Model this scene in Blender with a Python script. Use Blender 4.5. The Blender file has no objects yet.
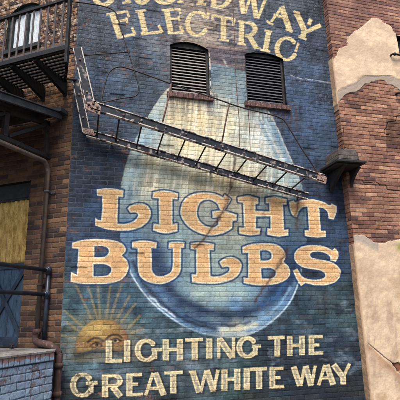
import bpy, math
import numpy as np
from mathutils import Vector, Matrix

# ------------------------------------------------------------------ camera
F = 440.0          # focal length in units of a 400 x 400 frame
DIST = 5.9         # distance of the eye from the mural plane (y = 0)
EYE = 1.6
def nrm(v):
    v = np.array(v, float); return v / np.linalg.norm(v)
Zc = nrm((-39, 1667, -F))
Xc = nrm((1650, (39*1650 - F*F)/1667, -F))
Yc = np.cross(Zc, Xc)
R = np.array([Xc, Yc, Zc])
CAM = np.array([0, -DIST, EYE])
def ray(px, py): return R @ np.array([px-200., 200.-py, -F])
def on_plane(px, py, P0, N):
    r = ray(px, py); P0 = np.array(P0, float); N = np.array(N, float)
    return CAM + r*(np.dot(P0-CAM, N)/np.dot(r, N))
def project(P):
    c = (P - CAM) @ R
    return 200 + F*c[..., 0]/-c[..., 2], 200 - F*c[..., 1]/-c[..., 2]
def M(px, py, y=0.0): return on_plane(px, py, (0, y, 0), (0, 1, 0))

XL, XR = -0.185, 4.0                      # left and right ends of the mural wall
COR = np.array([XL, 0, 0.])               # the building corner
UL = np.array([-0.8192, 0.5736, 0.])      # along the side wall, away from the corner
NL = np.array([-0.5736, -0.8192, 0.])     # outward normal of the side wall
def Lp(px, py, off=0.0):
    P = on_plane(px, py, COR + NL*off, NL); return P
def Luz(px, py, off=0.0):
    P = Lp(px, py, off) - COR; return float(P @ UL), float(P[2])
BF = -0.13                                # front plane of the neighbouring brick building

# ------------------------------------------------------------------ scene
sc = bpy.context.scene
COL = sc.collection
cam = bpy.data.cameras.new('camera'); camo = bpy.data.objects.new('camera', cam); COL.objects.link(camo)
cam.sensor_width = 36; cam.lens = 36*F/400; cam.clip_start = 0.05; cam.clip_end = 2000
mw = Matrix([list(R[0])+[CAM[0]], list(R[1])+[CAM[1]], list(R[2])+[CAM[2]], [0, 0, 0, 1]])
camo.matrix_world = mw; sc.camera = camo

# ------------------------------------------------------------------ noise
def hash2(ix, iy, seed=0):
    h = (ix.astype(np.int64)*374761393 + iy.astype(np.int64)*668265263 + seed*974634777) & 0xFFFFFFFF
    h = ((h ^ (h >> 13))*1274126177) & 0xFFFFFFFF
    h = ((h ^ (h >> 16))*2246822519) & 0xFFFFFFFF
    h = h ^ (h >> 15)
    return (h & 0xFFFFFF)/float(0xFFFFFF)
def vnoise(x, y, seed=0):
    ix = np.floor(x); iy = np.floor(y); fx = x-ix; fy = y-iy
    fx = fx*fx*(3-2*fx); fy = fy*fy*(3-2*fy)
    a = hash2(ix, iy, seed); b = hash2(ix+1, iy, seed); c = hash2(ix, iy+1, seed); d = hash2(ix+1, iy+1, seed)
    return (a*(1-fx)+b*fx)*(1-fy) + (c*(1-fx)+d*fx)*fy
def fbm(x, y, s=1.0, o=4, seed=0, g=.5):
    t = 0; a = 1; n = 0
    for k in range(o):
        t = t + a*vnoise(x*s + 17.3*k, y*s - 9.1*k, seed+k*7); n += a; a *= g; s *= 2.03
    return t/n
def ss(x, a, b):
    t = np.clip((x-a)/(b-a), 0, 1); return t*t*(3-2*t)
K = 0.80
def lin(c):
    c = np.array(c, float)/255.0
    return np.where(c <= .04045, c/12.92, ((c+.055)/1.055)**2.4)*K
def mix(a, b, t):
    return a + (b-a)*t[:, None]

# ------------------------------------------------------------------ materials
def nodes(m):
    m.use_nodes = True; nt = m.node_tree; nt.nodes.clear()
    out = nt.nodes.new('ShaderNodeOutputMaterial'); b = nt.nodes.new('ShaderNodeBsdfPrincipled')
    nt.links.new(b.outputs[0], out.inputs[0]); return nt, b, out
def attr_mat(name, rough=.85, bump=.35, scale=160, spec=.25, var=.2):
    m = bpy.data.materials.new(name); nt, b, out = nodes(m)
    at = nt.nodes.new('ShaderNodeAttribute'); at.attribute_name = 'Col'
    tc = nt.nodes.new('ShaderNodeTexCoord')
    nz = nt.nodes.new('ShaderNodeTexNoise'); nz.inputs['Scale'].default_value = scale; nz.inputs['Detail'].default_value = 5
    nt.links.new(tc.outputs['Object'], nz.inputs['Vector'])
    mr = nt.nodes.new('ShaderNodeMapRange'); mr.inputs[1].default_value = .3; mr.inputs[2].default_value = .7
    mr.inputs[3].default_value = 1-var; mr.inputs[4].default_value = 1+var
    nt.links.new(nz.outputs[0], mr.inputs[0])
    vm = nt.nodes.new('ShaderNodeVectorMath'); vm.operation = 'SCALE'
    nt.links.new(at.outputs['Color'], vm.inputs[0]); nt.links.new(mr.outputs[0], vm.inputs['Scale'])
    nt.links.new(vm.outputs[0], b.inputs['Base Color'])
    bp = nt.nodes.new('ShaderNodeBump'); bp.inputs['Strength'].default_value = bump; bp.inputs['Distance'].default_value = .003
    nt.links.new(nz.outputs[0], bp.inputs['Height']); nt.links.new(bp.outputs[0], b.inputs['Normal'])
    b.inputs['Roughness'].default_value = rough; b.inputs['Specular IOR Level'].default_value = spec
    return m
def two_mat(name, c1, c2, scale=20, lo=.45, hi=.55, rough=.6, bump=.3, metal=0, c3=None, s3=60, stretch=(1, 1, 1), spec=.35):
    """base colour c1 with flakes / stains of c2 and fine specks of c3"""
    m = bpy.data.materials.new(name); nt, b, out = nodes(m)
    tc = nt.nodes.new('ShaderNodeTexCoord'); mp = nt.nodes.new('ShaderNodeMapping'); mp.inputs['Scale'].default_value = stretch
    nt.links.new(tc.outputs['Object'], mp.inputs[0])
    n1 = nt.nodes.new('ShaderNodeTexNoise'); n1.inputs['Scale'].default_value = scale; n1.inputs['Detail'].default_value = 8; n1.inputs['Roughness'].default_value = .65
    nt.links.new(mp.outputs[0], n1.inputs['Vector'])
    r1 = nt.nodes.new('ShaderNodeMapRange'); r1.inputs[1].default_value = lo; r1.inputs[2].default_value = hi
    nt.links.new(n1.outputs[0], r1.inputs[0])
    mx = nt.nodes.new('ShaderNodeMix'); mx.data_type = 'RGBA'
    mx.inputs['A'].default_value = (*lin(c1), 1); mx.inputs['B'].default_value = (*lin(c2), 1)
    nt.links.new(r1.outputs[0], mx.inputs['Factor']); last = mx.outputs['Result']
    n2 = nt.nodes.new('ShaderNodeTexNoise'); n2.inputs['Scale'].default_value = s3; n2.inputs['Detail'].default_value = 6
    nt.links.new(mp.outputs[0], n2.inputs['Vector'])
    if c3 is not None:
        r2 = nt.nodes.new('ShaderNodeMapRange'); r2.inputs[1].default_value = .58; r2.inputs[2].default_value = .64
        nt.links.new(n2.outputs[0], r2.inputs[0])
        m2 = nt.nodes.new('ShaderNodeMix'); m2.data_type = 'RGBA'; m2.inputs['B'].default_value = (*lin(c3), 1)
        nt.links.new(last, m2.inputs['A']); nt.links.new(r2.outputs[0], m2.inputs['Factor']); last = m2.outputs['Result']
    r3 = nt.nodes.new('ShaderNodeMapRange'); r3.inputs[1].default_value = .3; r3.inputs[2].default_value = .7
    r3.inputs[3].default_value = .75; r3.inputs[4].default_value = 1.25
    nt.links.new(n2.outputs[0], r3.inputs[0])
    vm = nt.nodes.new('ShaderNodeVectorMath'); vm.operation = 'SCALE'
    nt.links.new(last, vm.inputs[0]); nt.links.new(r3.outputs[0], vm.inputs['Scale'])
    nt.links.new(vm.outputs[0], b.inputs['Base Color'])
    bp = nt.nodes.new('ShaderNodeBump'); bp.inputs['Strength'].default_value = bump; bp.inputs['Distance'].default_value = .004
    nt.links.new(n1.outputs[0], bp.inputs['Height']); nt.links.new(bp.outputs[0], b.inputs['Normal'])
    b.inputs['Roughness'].default_value = rough; b.inputs['Metallic'].default_value = metal; b.inputs['Specular IOR Level'].default_value = spec
    return m
PAINT = attr_mat('painted_brick', .8, .35, 150)
BRICK = attr_mat('bare_brick', .9, .5, 130, .15)
STUC = attr_mat('stucco', .9, .22, 60, .15, .06)
IRON = two_mat('ladder_iron', (33, 37, 47), (48, 52, 60), 6, .5, .66, .62, .25, c3=(140, 130, 126), s3=13, spec=.25)
CHIP = two_mat('chipped_edge', (58, 60, 70), (214, 206, 198), 8, .45, .50, .8, .5, c3=(118, 78, 58), s3=17)
BOLT = two_mat('bolt_metal', (150, 142, 140), (96, 80, 74), 30, .4, .6, .8, .4)
RUSTP = two_mat('rusty_plate', (172, 150, 138), (108, 62, 48), 26, .48, .58, .85, .5, c3=(70, 45, 38), s3=50)
ROD = two_mat('rod_iron', (38, 35, 38), (75, 58, 52), 14, .5, .62, .6, .2)
RODR = two_mat('rod_rusted', (120, 88, 76), (60, 46, 44), 22, .45, .6, .8, .3)
BLACK = two_mat('black_iron', (24, 23, 25), (40, 34, 32), 10, .5, .65, .6, .2)
BALB = two_mat('balcony_bar', (82, 78, 80), (96, 82, 78), 12, .45, .6, .6, .2)
RAILM = two_mat('handrail_paint', (34, 42, 56), (50, 56, 66), 10, .5, .6, .42, .12, spec=.5)
TRUSS = two_mat('truss_paint', (62, 54, 50), (44, 40, 40), 9, .45, .6, .7, .3)
FASC = two_mat('canopy_fascia', (84, 84, 86), (60, 60, 64), 7, .4, .6, .65, .2)
SHEET = two_mat('canopy_sheet', (52, 50, 52), (36, 34, 36), 5, .4, .6, .7, .2)
PIPE1 = two_mat('pipe_paint', (112, 98, 88), (86, 80, 74), 6, .45, .6, .6, .2, c3=(120, 84, 66), s3=24)
PIPE2 = two_mat('pipe_rust', (94, 68, 60), (62, 48, 45), 7, .38, .66, .7, .5, c3=(112, 90, 82), s3=34, stretch=(1, 1, .4))
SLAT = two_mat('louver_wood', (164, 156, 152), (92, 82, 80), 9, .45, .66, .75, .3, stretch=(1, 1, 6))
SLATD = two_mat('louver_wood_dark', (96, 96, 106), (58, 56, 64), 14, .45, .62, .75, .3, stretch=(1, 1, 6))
LFRM = two_mat('louver_frame', (44, 40, 42), (78, 72, 72), 12, .52, .66, .75, .3)
SILLB = two_mat('sill_brick', (118, 88, 82), (82, 64, 64), 16, .4, .6, .9, .5, c3=(150, 120, 110), s3=40)
DARK = two_mat('dark_interior', (16, 15, 16), (24, 22, 22), 4, .4, .6, .9, .1)
STONE = two_mat('ledge_stone', (112, 102, 94), (82, 76, 74), 12, .4, .6, .85, .4)
LEDGE = two_mat('ledge_slab', (42, 39, 40), (62, 56, 54), 9, .5, .65, .75, .2)
DOORM = two_mat('door_blue', (76, 100, 124), (52, 70, 92), 5, .4, .62, .6, .2, stretch=(3, 3, .7))
DOORX = two_mat('door_brace', (50, 66, 86), (38, 48, 64), 7, .4, .62, .6, .2)
FABR = two_mat('burlap_shade', (242, 206, 130), (176, 138, 74), 11, .4, .65, .9, .3, stretch=(2.0, 2.0, .6), spec=.1)
CURT = two_mat('window_curtain', (246, 250, 252), (216, 228, 238), 5, .4, .65, .9, .1, stretch=(3, 3, .4), spec=.1)
WFRM = two_mat('window_frame', (58, 70, 70), (40, 48, 50), 8, .4, .62, .6, .2)
CONC = two_mat('dock_top', (150, 148, 144), (112, 104, 98), 5, .4, .6, .85, .2, c3=(90, 76, 66), s3=18)
LINT = two_mat('lintel', (48, 50, 52), (34, 35, 38), 8, .4, .6, .7, .2)
ASPH = two_mat('asphalt', (64, 62, 62), (52, 50, 50), 3, .4, .6, .9, .3, c3=(88, 84, 82), s3=60)
MOSS = two_mat('moss', (86, 92, 40), (60, 66, 30), 40, .4, .6, 1, .8)
def brick_mat(name, c1, c2, cm):
    m = bpy.data.materials.new(name); nt, b, out = nodes(m)
    tc = nt.nodes.new('ShaderNodeTexCoord'); sp_ = nt.nodes.new('ShaderNodeSeparateXYZ'); cb = nt.nodes.new('ShaderNodeCombineXYZ')
    nt.links.new(tc.outputs['Object'], sp_.inputs[0]); nt.links.new(sp_.outputs['X'], cb.inputs['X']); nt.links.new(sp_.outputs['Z'], cb.inputs['Y'])
    bt = nt.nodes.new('ShaderNodeTexBrick'); nt.links.new(cb.outputs[0], bt.inputs['Vector'])
    bt.inputs['Color1'].default_value = (*lin(c1), 1); bt.inputs['Color2'].default_value = (*lin(c2), 1); bt.inputs['Mortar'].default_value = (*lin(cm), 1)
    bt.inputs['Scale'].default_value = 1; bt.inputs['Brick Width'].default_value = .21; bt.inputs['Row Height'].default_value = .066; bt.inputs['Mortar Size'].default_value = .005
    nt.links.new(bt.outputs['Color'], b.inputs['Base Color']); bp = nt.nodes.new('ShaderNodeBump'); bp.invert = True; bp.inputs['Strength'].default_value = .6; bp.inputs['Distance'].default_value = .006
    nt.links.new(bt.outputs['Fac'], bp.inputs['Height']); nt.links.new(bp.outputs[0], b.inputs['Normal']); b.inputs['Roughness'].default_value = .9
    return m
GL = bpy.data.materials.new('window_glass'); nt, b, out = nodes(GL)
tr = nt.nodes.new('ShaderNodeBsdfTransparent'); gs = nt.nodes.new('ShaderNodeBsdfGlossy'); gs.inputs['Roughness'].default_value = .04
fr = nt.nodes.new('ShaderNodeFresnel'); fr.inputs[0].default_value = 1.12; ms = nt.nodes.new('ShaderNodeMixShader')
nt.links.new(fr.outputs[0], ms.inputs[0]); nt.links.new(tr.outputs[0], ms.inputs[1]); nt.links.new(gs.outputs[0], ms.inputs[2]); nt.links.new(ms.outputs[0], out.inputs[0])

# ------------------------------------------------------------------ object helpers
def tag(o, label=None, cat=None, group=None, kind=None):
    if label: o['label'] = label
    if cat: o['category'] = cat
    if group: o['group'] = group
    if kind: o['kind'] = kind
    return o
def empty(name, loc, label, cat, group=None):
    o = bpy.data.objects.new(name, None); COL.objects.link(o); o.location = Vector([float(c) for c in loc]); o.empty_display_size = .2
    tag(o, label, cat, group); o['_o'] = 1; del o['_o']
    return o
def world_loc(p):
    v = Vector((0, 0, 0))
    while p is not None: v = v + p.location; p = p.parent
    return v
def link(name, me, parent=None):
    o = bpy.data.objects.new(name, me); COL.objects.link(o)
    if parent is not None:
        o.parent = parent; o.location = -world_loc(parent)   # geometry is written in world coordinates
    return o
class MB:
    def __init__(s): s.v = []; s.f = []; s.sm = []
    def add(s, vs, fs, smooth=False):
        n = len(s.v); s.v += [tuple(float(c) for c in p) for p in vs]; s.f += [tuple(i+n for i in f) for f in fs]; s.sm += [smooth]*len(fs); return s
    def frame_box(s, O, A, B, C):
        """box with corner O and edge vectors A, B, C"""
        O, A, B, C = [np.array(q, float) for q in (O, A, B, C)]
        if np.dot(np.cross(A, B), C) < 0: A, B = B, A
        vs = [O, O+A, O+A+B, O+B, O+C, O+A+C, O+A+B+C, O+B+C]
        return s.add(vs, [(0, 3, 2, 1), (4, 5, 6, 7), (0, 1, 5, 4), (1, 2, 6, 5), (2, 3, 7, 6), (3, 0, 4, 7)])
    def bar(s, P, Q, side, w, up_t):
        """bar from P to Q; w across 'side', up_t across the third direction, centred"""
        P = np.array(P, float); Q = np.array(Q, float); d = Q-P; side = nrm(side); u = nrm(np.cross(d, side)); side = nrm(np.cross(u, d))
        return s.frame_box(P - side*w/2 - u*up_t/2, d, side*w, u*up_t)
    def tube(s, pts, r, n=8, cap=True):
        pts = [np.array(p, float) for p in pts]; rings = []
        t0 = nrm(pts[1]-pts[0]); a = np.array([0, 0, 1.]) if abs(t0[2]) < .9 else np.array([1., 0, 0])
        e = nrm(np.cross(t0, a)); base = len(s.v)
        vs = []; fs = []
        for i, p in enumerate(pts):
            t = nrm(pts[min(i+1, len(pts)-1)] - pts[max(i-1, 0)])
            e = nrm(e - t*np.dot(e, t)); g = np.cross(t, e)
            rr = r[i] if isinstance(r, (list, tuple)) else r
            for k in range(n):
                an = 2*math.pi*k/n; vs.append(p + (e*math.cos(an) + g*math.sin(an))*rr)
        for i in range(len(pts)-1):
            for k in range(n):
                fs.append((i*n+k, i*n+(k+1) % n, (i+1)*n+(k+1) % n, (i+1)*n+k))
        if cap: fs.append(tuple(range(n))[::-1]); fs.append(tuple((len(pts)-1)*n+k for k in range(n)))
        return s.add(vs, fs, True)
    def ball(s, c, r, n=10, m=7, sc=(1, 1, 1)):
        vs = []; fs = []; c = np.array(c, float)
        for i in range(m+1):
            th = math.pi*i/m
            for k in range(n):
                ph = 2*math.pi*k/n; vs.append(c + np.array([math.sin(th)*math.cos(ph)*sc[0], math.sin(th)*math.sin(ph)*sc[1], math.cos(th)*sc[2]])*r)
        for i in range(m):
            for k in range(n): fs.append((i*n+k, (i+1)*n+k, (i+1)*n+(k+1) % n, i*n+(k+1) % n))
        return s.add(vs, fs, True)
    def prism(s, poly, E):
        """closed planar polygon extruded by the vector E"""
        poly = [np.array(p, float) for p in poly]; E = np.array(E, float); n = len(poly)
        vs = poly + [p+E for p in poly]
        fs = [tuple(range(n)), tuple(range(2*n-1, n-1, -1))] + [(i, i+n, (i+1) % n + n, (i+1) % n) for i in range(n)]
        return s.add(vs, fs)
    def build(s, name, mat, parent=None, bevel=0.0):
        import bmesh
        me = bpy.data.meshes.new(name); me.from_pydata(s.v, [], s.f); me.materials.append(mat)
        me.polygons.foreach_set('use_smooth', s.sm)
        bm = bmesh.new(); bm.from_mesh(me); bmesh.ops.recalc_face_normals(bm, faces=bm.faces); bm.to_mesh(me); bm.free(); me.update()
        o = link(name, me, parent)
        if bevel:
            md = o.modifiers.new('bevel', 'BEVEL'); md.width = bevel; md.segments = 2; md.limit_method = 'ANGLE'
        return o
def smooth_path(pts, n=6):
    """Catmull-Rom through 3D points"""
    pts = [np.array(p, float) for p in pts]; out = []
    for i in range(len(pts)-1):
        p0 = pts[max(i-1, 0)]; p1 = pts[i]; p2 = pts[i+1]; p3 = pts[min(i+2, len(pts)-1)]
        for k in range(n):
            t = k/n; out.append(.5*((2*p1)+(p2-p0)*t+(2*p0-5*p1+4*p2-p3)*t*t+(3*p1-p0-3*p2+p3)*t**3))
    out.append(pts[-1]); return out

def grid_objects(P, nz, nx, col, fid, spec):
    """P (nz*nx,3) ; fid (nz-1,nx-1) face ids, -1 = hole ; spec id -> (name, material, parent)"""
    P = P.reshape(nz, nx, 3); col = col.reshape(nz, nx, 3); objs = {}
    for i, (name, mat, parent) in spec.items():
        m = fid == i
        if not m.any(): continue
        r, c = np.nonzero(m)
        q = np.stack([r*nx+c, r*nx+c+1, (r+1)*nx+c+1, (r+1)*nx+c], 1)
        used, inv = np.unique(q, return_inverse=True); inv = inv.reshape(-1, 4)
        me = bpy.data.meshes.new(name)
        me.vertices.add(len(used)); me.vertices.foreach_set('co', P.reshape(-1, 3)[used].astype(np.float32).ravel())
        me.loops.add(inv.size); me.loops.foreach_set('vertex_index', inv.astype(np.int32).ravel())
        me.polygons.add(len(inv)); me.polygons.foreach_set('loop_start', np.arange(0, inv.size, 4, dtype=np.int32))
        me.polygons.foreach_set('loop_total', np.full(len(inv), 4, np.int32))
        me.polygons.foreach_set('use_smooth', np.ones(len(inv), bool))
        me.update(calc_edges=True)
        a = me.color_attributes.new('Col', 'FLOAT_COLOR', 'POINT')
        cc = np.ones((len(used), 4), np.float32); cc[:, :3] = np.clip(col.reshape(-1, 3)[used], .003, .95); a.data.foreach_set('color', cc.ravel())
        me.materials.append(mat); objs[i] = link(name, me, parent() if callable(parent) else parent)
    return objs

CH, BL = 0.066, 0.21
def bricks(u, z, ch=CH, bl=BL, seed=0, header=False):
    """running bond: returns relief 0..1 (1 = brick face) and random numbers per brick"""
    wu = (fbm(u, z, 38, 3, seed+50, .7)-.5)*.007; wz = (fbm(u, z, 30, 3, seed+60, .7)-.5)*.0065 + (fbm(u, z, 2.5, 2, seed+65)-.5)*.010
    uu = u+wu; zz = z+wz
    r = np.floor(zz/ch); fz = (zz/ch-r)*ch
    off = (r % 2)*bl/2 + (hash2(r, r*0, seed+3)-.5)*.03
    if header:
        hd = (r % 6) == 0
        blr = np.where(hd, bl/2, bl)
    else: blr = bl
    b = np.floor((uu+off)/blr); fu = ((uu+off)/blr-b)*blr
    e = np.minimum(np.minimum(fu, blr-fu), np.minimum(fz, ch-fz)) - .005*ss(fbm(u, z, 26, 3, seed+70, .6), .60, .72)
    jw = .0016 + .0018*hash2(r, b, seed+9)
    rel = ss(e, jw-.001, jw+.0042)
    return rel, hash2(b, r, seed+1), hash2(b, r, seed+2), r, b

# ------------------------------------------------------------------ vector drawing of the painted lettering
def flat(pts, n=5):
    """points (x,y) = corner, (x,y,1) = smooth"""
    m = len(pts); out = []
    sm = [len(p) > 2 for p in pts]; P = [np.array(p[:2], float) for p in pts]
    for i in range(m):
        a, b = P[i], P[(i+1) % m]
        if not sm[i] and not sm[(i+1) % m]: out.append(a); continue
        p0 = P[i-1] if sm[i] else a-(b-a)*.5
        p3 = P[(i+2) % m] if sm[(i+1) % m] else b+(b-a)*.5
        for k in range(n):
            t = k/n; out.append(.5*((2*a)+(b-p0)*t+(2*p0-5*a+4*b-p3)*t*t+(3*a-p0-3*b+p3)*t**3))
    return np.array(out)
def sdf_poly(x, y, polys):
    d = np.full(x.shape, 1e9); ins = np.zeros(x.shape, bool)
    for P in polys:
        n = len(P)
        for i in range(n):
            ax, ay = P[i]; bx, by = P[(i+1) % n]; ex, ey = bx-ax, by-ay
            t = np.clip(((x-ax)*ex+(y-ay)*ey)/(ex*ex+ey*ey+1e-9), 0, 1)
            d = np.minimum(d, (x-ax-ex*t)**2+(y-ay-ey*t)**2)
            c = ((ay > y) != (by > y)) & (x < ex*(y-ay)/(by-ay+1e-12)+ax); ins ^= c
    d = np.sqrt(d); return np.where(ins, -d, d)
def sdf_box(x, y, a, b, w0, w1=None):
    """flat ended stroke from a to b, width w0 -> w1"""
    if w1 is None: w1 = w0
    ax, ay = a; bx, by = b; L = math.hypot(bx-ax, by-ay); ex, ey = (bx-ax)/L, (by-ay)/L
    s = (x-ax)*ex+(y-ay)*ey; t = np.abs(-(x-ax)*ey+(y-ay)*ex)
    w = (w0+(w1-w0)*np.clip(s/L, 0, 1))/2
    dx = np.maximum(-s, s-L); dy = t-w
    return np.where((dx > 0) & (dy > 0), np.hypot(dx, dy), np.maximum(dx, dy))
def sdf_arc(x, y, c, rx, ry, a0, a1, w, thin=1.0, n=22):
    """elliptic arc, angles in degrees clockwise on the page from +x; width w at the left/right sides, w*thin at top/bottom"""
    d = np.full(x.shape, 1e9)
    pr = None
    for k in range(n+1):
        a = math.radians(a0+(a1-a0)*k/n); p = (c[0]+rx*math.cos(a), c[1]+ry*math.sin(a))
        wk = w*(thin+(1-thin)*abs(math.cos(a)))
        if pr is not None:
            ax, ay, aw = pr; ex, ey = p[0]-ax, p[1]-ay
            t = np.clip(((x-ax)*ex+(y-ay)*ey)/(ex*ex+ey*ey+1e-9), 0, 1)
            d = np.minimum(d, np.hypot(x-ax-ex*t, y-ay-ey*t)-(aw+(wk-aw)*t)/2)
        pr = (p[0], p[1], wk)
    return d
def tz(pts, ox, oy, s): return [((ox+p[0]*s), (oy+p[1]*s))+tuple(p[2:]) for p in pts]
S = 1
BIG = [
 [tz([(45,62),(130,55,S),(222,68),(218,112),(188,110),(185,200),(182,292),(240,292,S),(290,275,S),(318,245,S),(320,225,S),(300,215,S),(268,217),(252,190),(275,170,S),(320,158,S),(370,165,S),(402,200,S),(400,250,S),(360,300,S),(290,330,S),(200,338,S),(110,328,S),(35,303),(35,250),(50,264,S),(75,268),(82,190),(82,108),(47,104)], 90,180,.15)],
 [tz([(55,82),(130,72,S),(218,90),(215,128),(182,122),(182,295),(215,290),(215,340),(135,355,S),(55,335),(58,290),(95,298),(93,120),(53,118)],145,180,.15)],
 [tz([(332,98),(370,130),(325,204),(300,195,S),(285,160,S),(250,135,S),(210,130,S),(165,150,S),(145,210,S),(155,260,S),(185,295,S),(225,313,S),(262,316,S),(290,298),(290,250),(252,248),(250,210),(320,205,S),(411,233),(408,268),(382,272),(380,320),(330,350,S),(250,368,S),(170,355,S),(90,310,S),(42,240,S),(42,180,S),(70,125,S),(130,92,S),(200,85,S),(270,95,S),(322,118)],175,180,.15)],
 [tz([(52,85),(120,72,S),(188,90),(186,125),(168,122),(168,173),(264,178),(262,120),(240,120),(240,88),(300,80,S),(375,95),(375,130),(352,130),(360,300),(388,295),(388,335),(320,345,S),(248,330),(250,290),(272,295),(270,208),(172,208),(172,290),(202,290),(198,328),(130,335,S),(62,322),(62,285),(95,288),(88,115),(55,112)],230,185,.15)],
 [tz([(28,80),(58,72),(66,84),(110,68,S),(175,60,S),(245,75,S),(303,102),(312,90),(345,105),(345,150,S),(325,195),(292,190),(285,150,S),(262,125,S),(228,116),(240,272),(272,272),(272,312),(200,318,S),(133,305),(132,268),(160,270),(150,110),(112,118,S),(90,145,S),(78,182),(50,165,S),(35,130,S)],285,190,.15)],
 [[(72,242.8),(81.5,240.2,S),(95,239,S),(110,239.8,S),(120,242.5,S),(125,247,S),(125.5,251,S),(122,255.5),(127,261,S),(128.3,268,S),(125.5,275.5,S),(119,280.8,S),(108,283.5,S),(95,284,S),(82,283.8,S),(70.5,282),(71,272),(77,275),(78.3,249),(72,248)],
  tz([(195,108),(250,108,S),(285,120,S),(292,145,S),(275,172,S),(240,182,S),(195,182)],65,230,.15), tz([(190,228),(260,228,S),(300,245,S),(308,270,S),(290,298,S),(250,308,S),(190,310)],65,230,.15)],
 [tz([(70,68),(140,60,S),(210,72),(208,105),(180,103),(182,200,S),(185,235,S),(210,262,S),(250,262,S),(290,240,S),(302,200,S),(303,105),(278,105),(280,72),(325,68,S),(368,72),(366,102),(348,100),(348,190,S),(340,245,S),(300,285,S),(240,308,S),(170,300,S),(120,270,S),(102,220,S),(102,105),(70,102)],120,230,.175)],
 [tz([(40,55),(110,50,S),(192,62),(190,100),(162,98),(168,275),(230,275,S),(285,250,S),(298,225,S),(285,210,S),(248,215),(230,180),(270,155,S),(320,150,S),(365,175,S),(375,215,S),(350,270,S),(290,305,S),(210,322,S),(120,322,S),(48,315),(45,262),(75,265),(75,95),(40,92)],185,235,.15)],
 [tz([(50,82),(110,62,S),(190,55,S),(270,62,S),(320,95,S),(338,140,S),(322,178),(355,210,S),(368,255,S),(345,295,S),(280,325,S),(190,335,S),(110,330,S),(58,318),(58,285),(88,288),(88,118),(52,118)],235,235,.15),
  tz([(165,102),(210,102,S),(240,120,S),(240,155,S),(215,170,S),(168,172)],235,235,.15), tz([(172,222),(230,220,S),(265,235,S),(270,262,S),(245,288,S),(178,290)],235,235,.15)],
 [tz([(200,68,S),(260,75,S),(315,100),(332,86),(352,110,S),(355,148,S),(338,178),(305,170),(298,142,S),(260,118,S),(210,110,S),(175,118,S),(168,138,S),(190,155,S),(250,165,S),(320,185,S),(365,225,S),(370,265,S),(340,310,S),(280,332,S),(210,335,S),(135,320),(105,340),(75,290,S),(52,238),(82,222),(105,265,S),(140,290,S),(200,298,S),(250,290,S),(270,268,S),(245,240,S),(190,228,S),(120,215,S),(72,180,S),(62,130,S),(90,90,S),(140,70,S)],285,235,.15)],
]
# small words: strokes (ax,ay,bx,by,width) or arcs ('a',cx,cy,rx,ry,a0,a1,w,thin)
W6, W3 = 6.0, 3.1
SMALL = [
 [(108.8,340.3,108.8,362.5,W6),(105.6,361.2,122,361,3.4)],
 [(127.1,340,127.1,361.7,W6)],
 [('a',146.3,350.3,8.8,9.8,-42,-318,5.6,.6),(151.5,349.8,162,349.6,3),(154.6,350,154.6,358.5,5)],
 [(165.8,339.5,165.8,360.6,W6),(180,339.2,180,360.2,W6),(166,349.6,180,349.3,W3)],
 [(185.4,340,203,339.4,W3),(194.8,339.2,194.8,359.4,W6)],
 [(209.3,338.5,209.3,358.9,W6)],
 [(218.8,338,218.8,358.3,W3),(219.3,338.5,232.5,357.2,W6),(233.6,337.5,233.6,357.6,W3)],
 [('a',247.5,347.3,8.2,9.2,-42,-318,5.5,.6),(252,346.3,261,346,3),(255.3,346.5,255.3,355,4.6)],
 [(268,338,284.4,337.4,W3),(277.3,337,277.3,356.3,5.6)],
 [(289.7,336.2,289.7,355.6,5.4),(301.8,335.8,301.8,355,5.4),(290,345.4,302,345.1,W3)],
 [(311.2,335.5,311.2,354.6,5.4),(308.6,337,322.5,336.5,3),(311,345,319,344.7,2.8),(311,353.4,323,352.9,3)],
 [('a',82.3,385,9.4,10.3,-42,-318,5.8,.65),(86,383,97.5,382.6,3.8),(91,383,91,393,5)],
 [(105,374.4,105,397.2,W6),(103,375.8,114,375.6,3),('a',114.5,380.6,5.6,4.9,-90,90,5,.6),(106,385.8,114.5,385.6,3),(112.5,386.5,120.5,396.6,W6)],
 [(129.3,373.8,129.3,396.2,W6),(126.5,375,142,374.4,W3),(129,384.3,138,384,2.9),(129,395,143,394.2,W3)],
 [(153,373,145.6,395.4,W3),(155.2,372.8,163.6,395,W6),(149,388.4,160,388.2,2.8)],
 [(164.4,373,182.8,372.2,W3),(173.2,372.4,173.2,393.4,W6)],
 [(192.6,371.4,199.2,392.2,W6),(206,370.6,200.6,392.2,W3),(206.8,370.4,213.6,391.2,W6),(218,370,213.8,391.2,W3),(189,372,195,371.7,2)],
 [(224.5,369.6,224.5,390.6,W6),(237.3,369,237.3,389.8,W6),(225,379.4,237,379,W3)],
 [(246.8,368.4,246.8,389.4,W6)],
 [(250.2,369.5,267,368.7,W3),(259.2,369,259.2,388.8,W6)],
 [(272.5,367.8,272.5,388.3,5.6),(270,368.9,283.3,368.4,3),(272,377.8,280.4,377.4,2.8),(272,387,284,386.4,3)],
 [(293.6,366.8,299.8,385.6,5.6),(304.6,366.4,300.8,385.6,3),(305.4,366,311,385.5,5.6),(315,365.7,311.4,385.4,3)],
 [(324.5,365,318.5,385.1,3),(326.3,364.8,333,384.6,5.6),(321,378,330.5,377.7,2.6)],
 [(333.4,364.5,342,376,5.6),(349.4,363.8,343.4,376,3),(342.6,374.6,343,384.3,5.6)],
]
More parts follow.
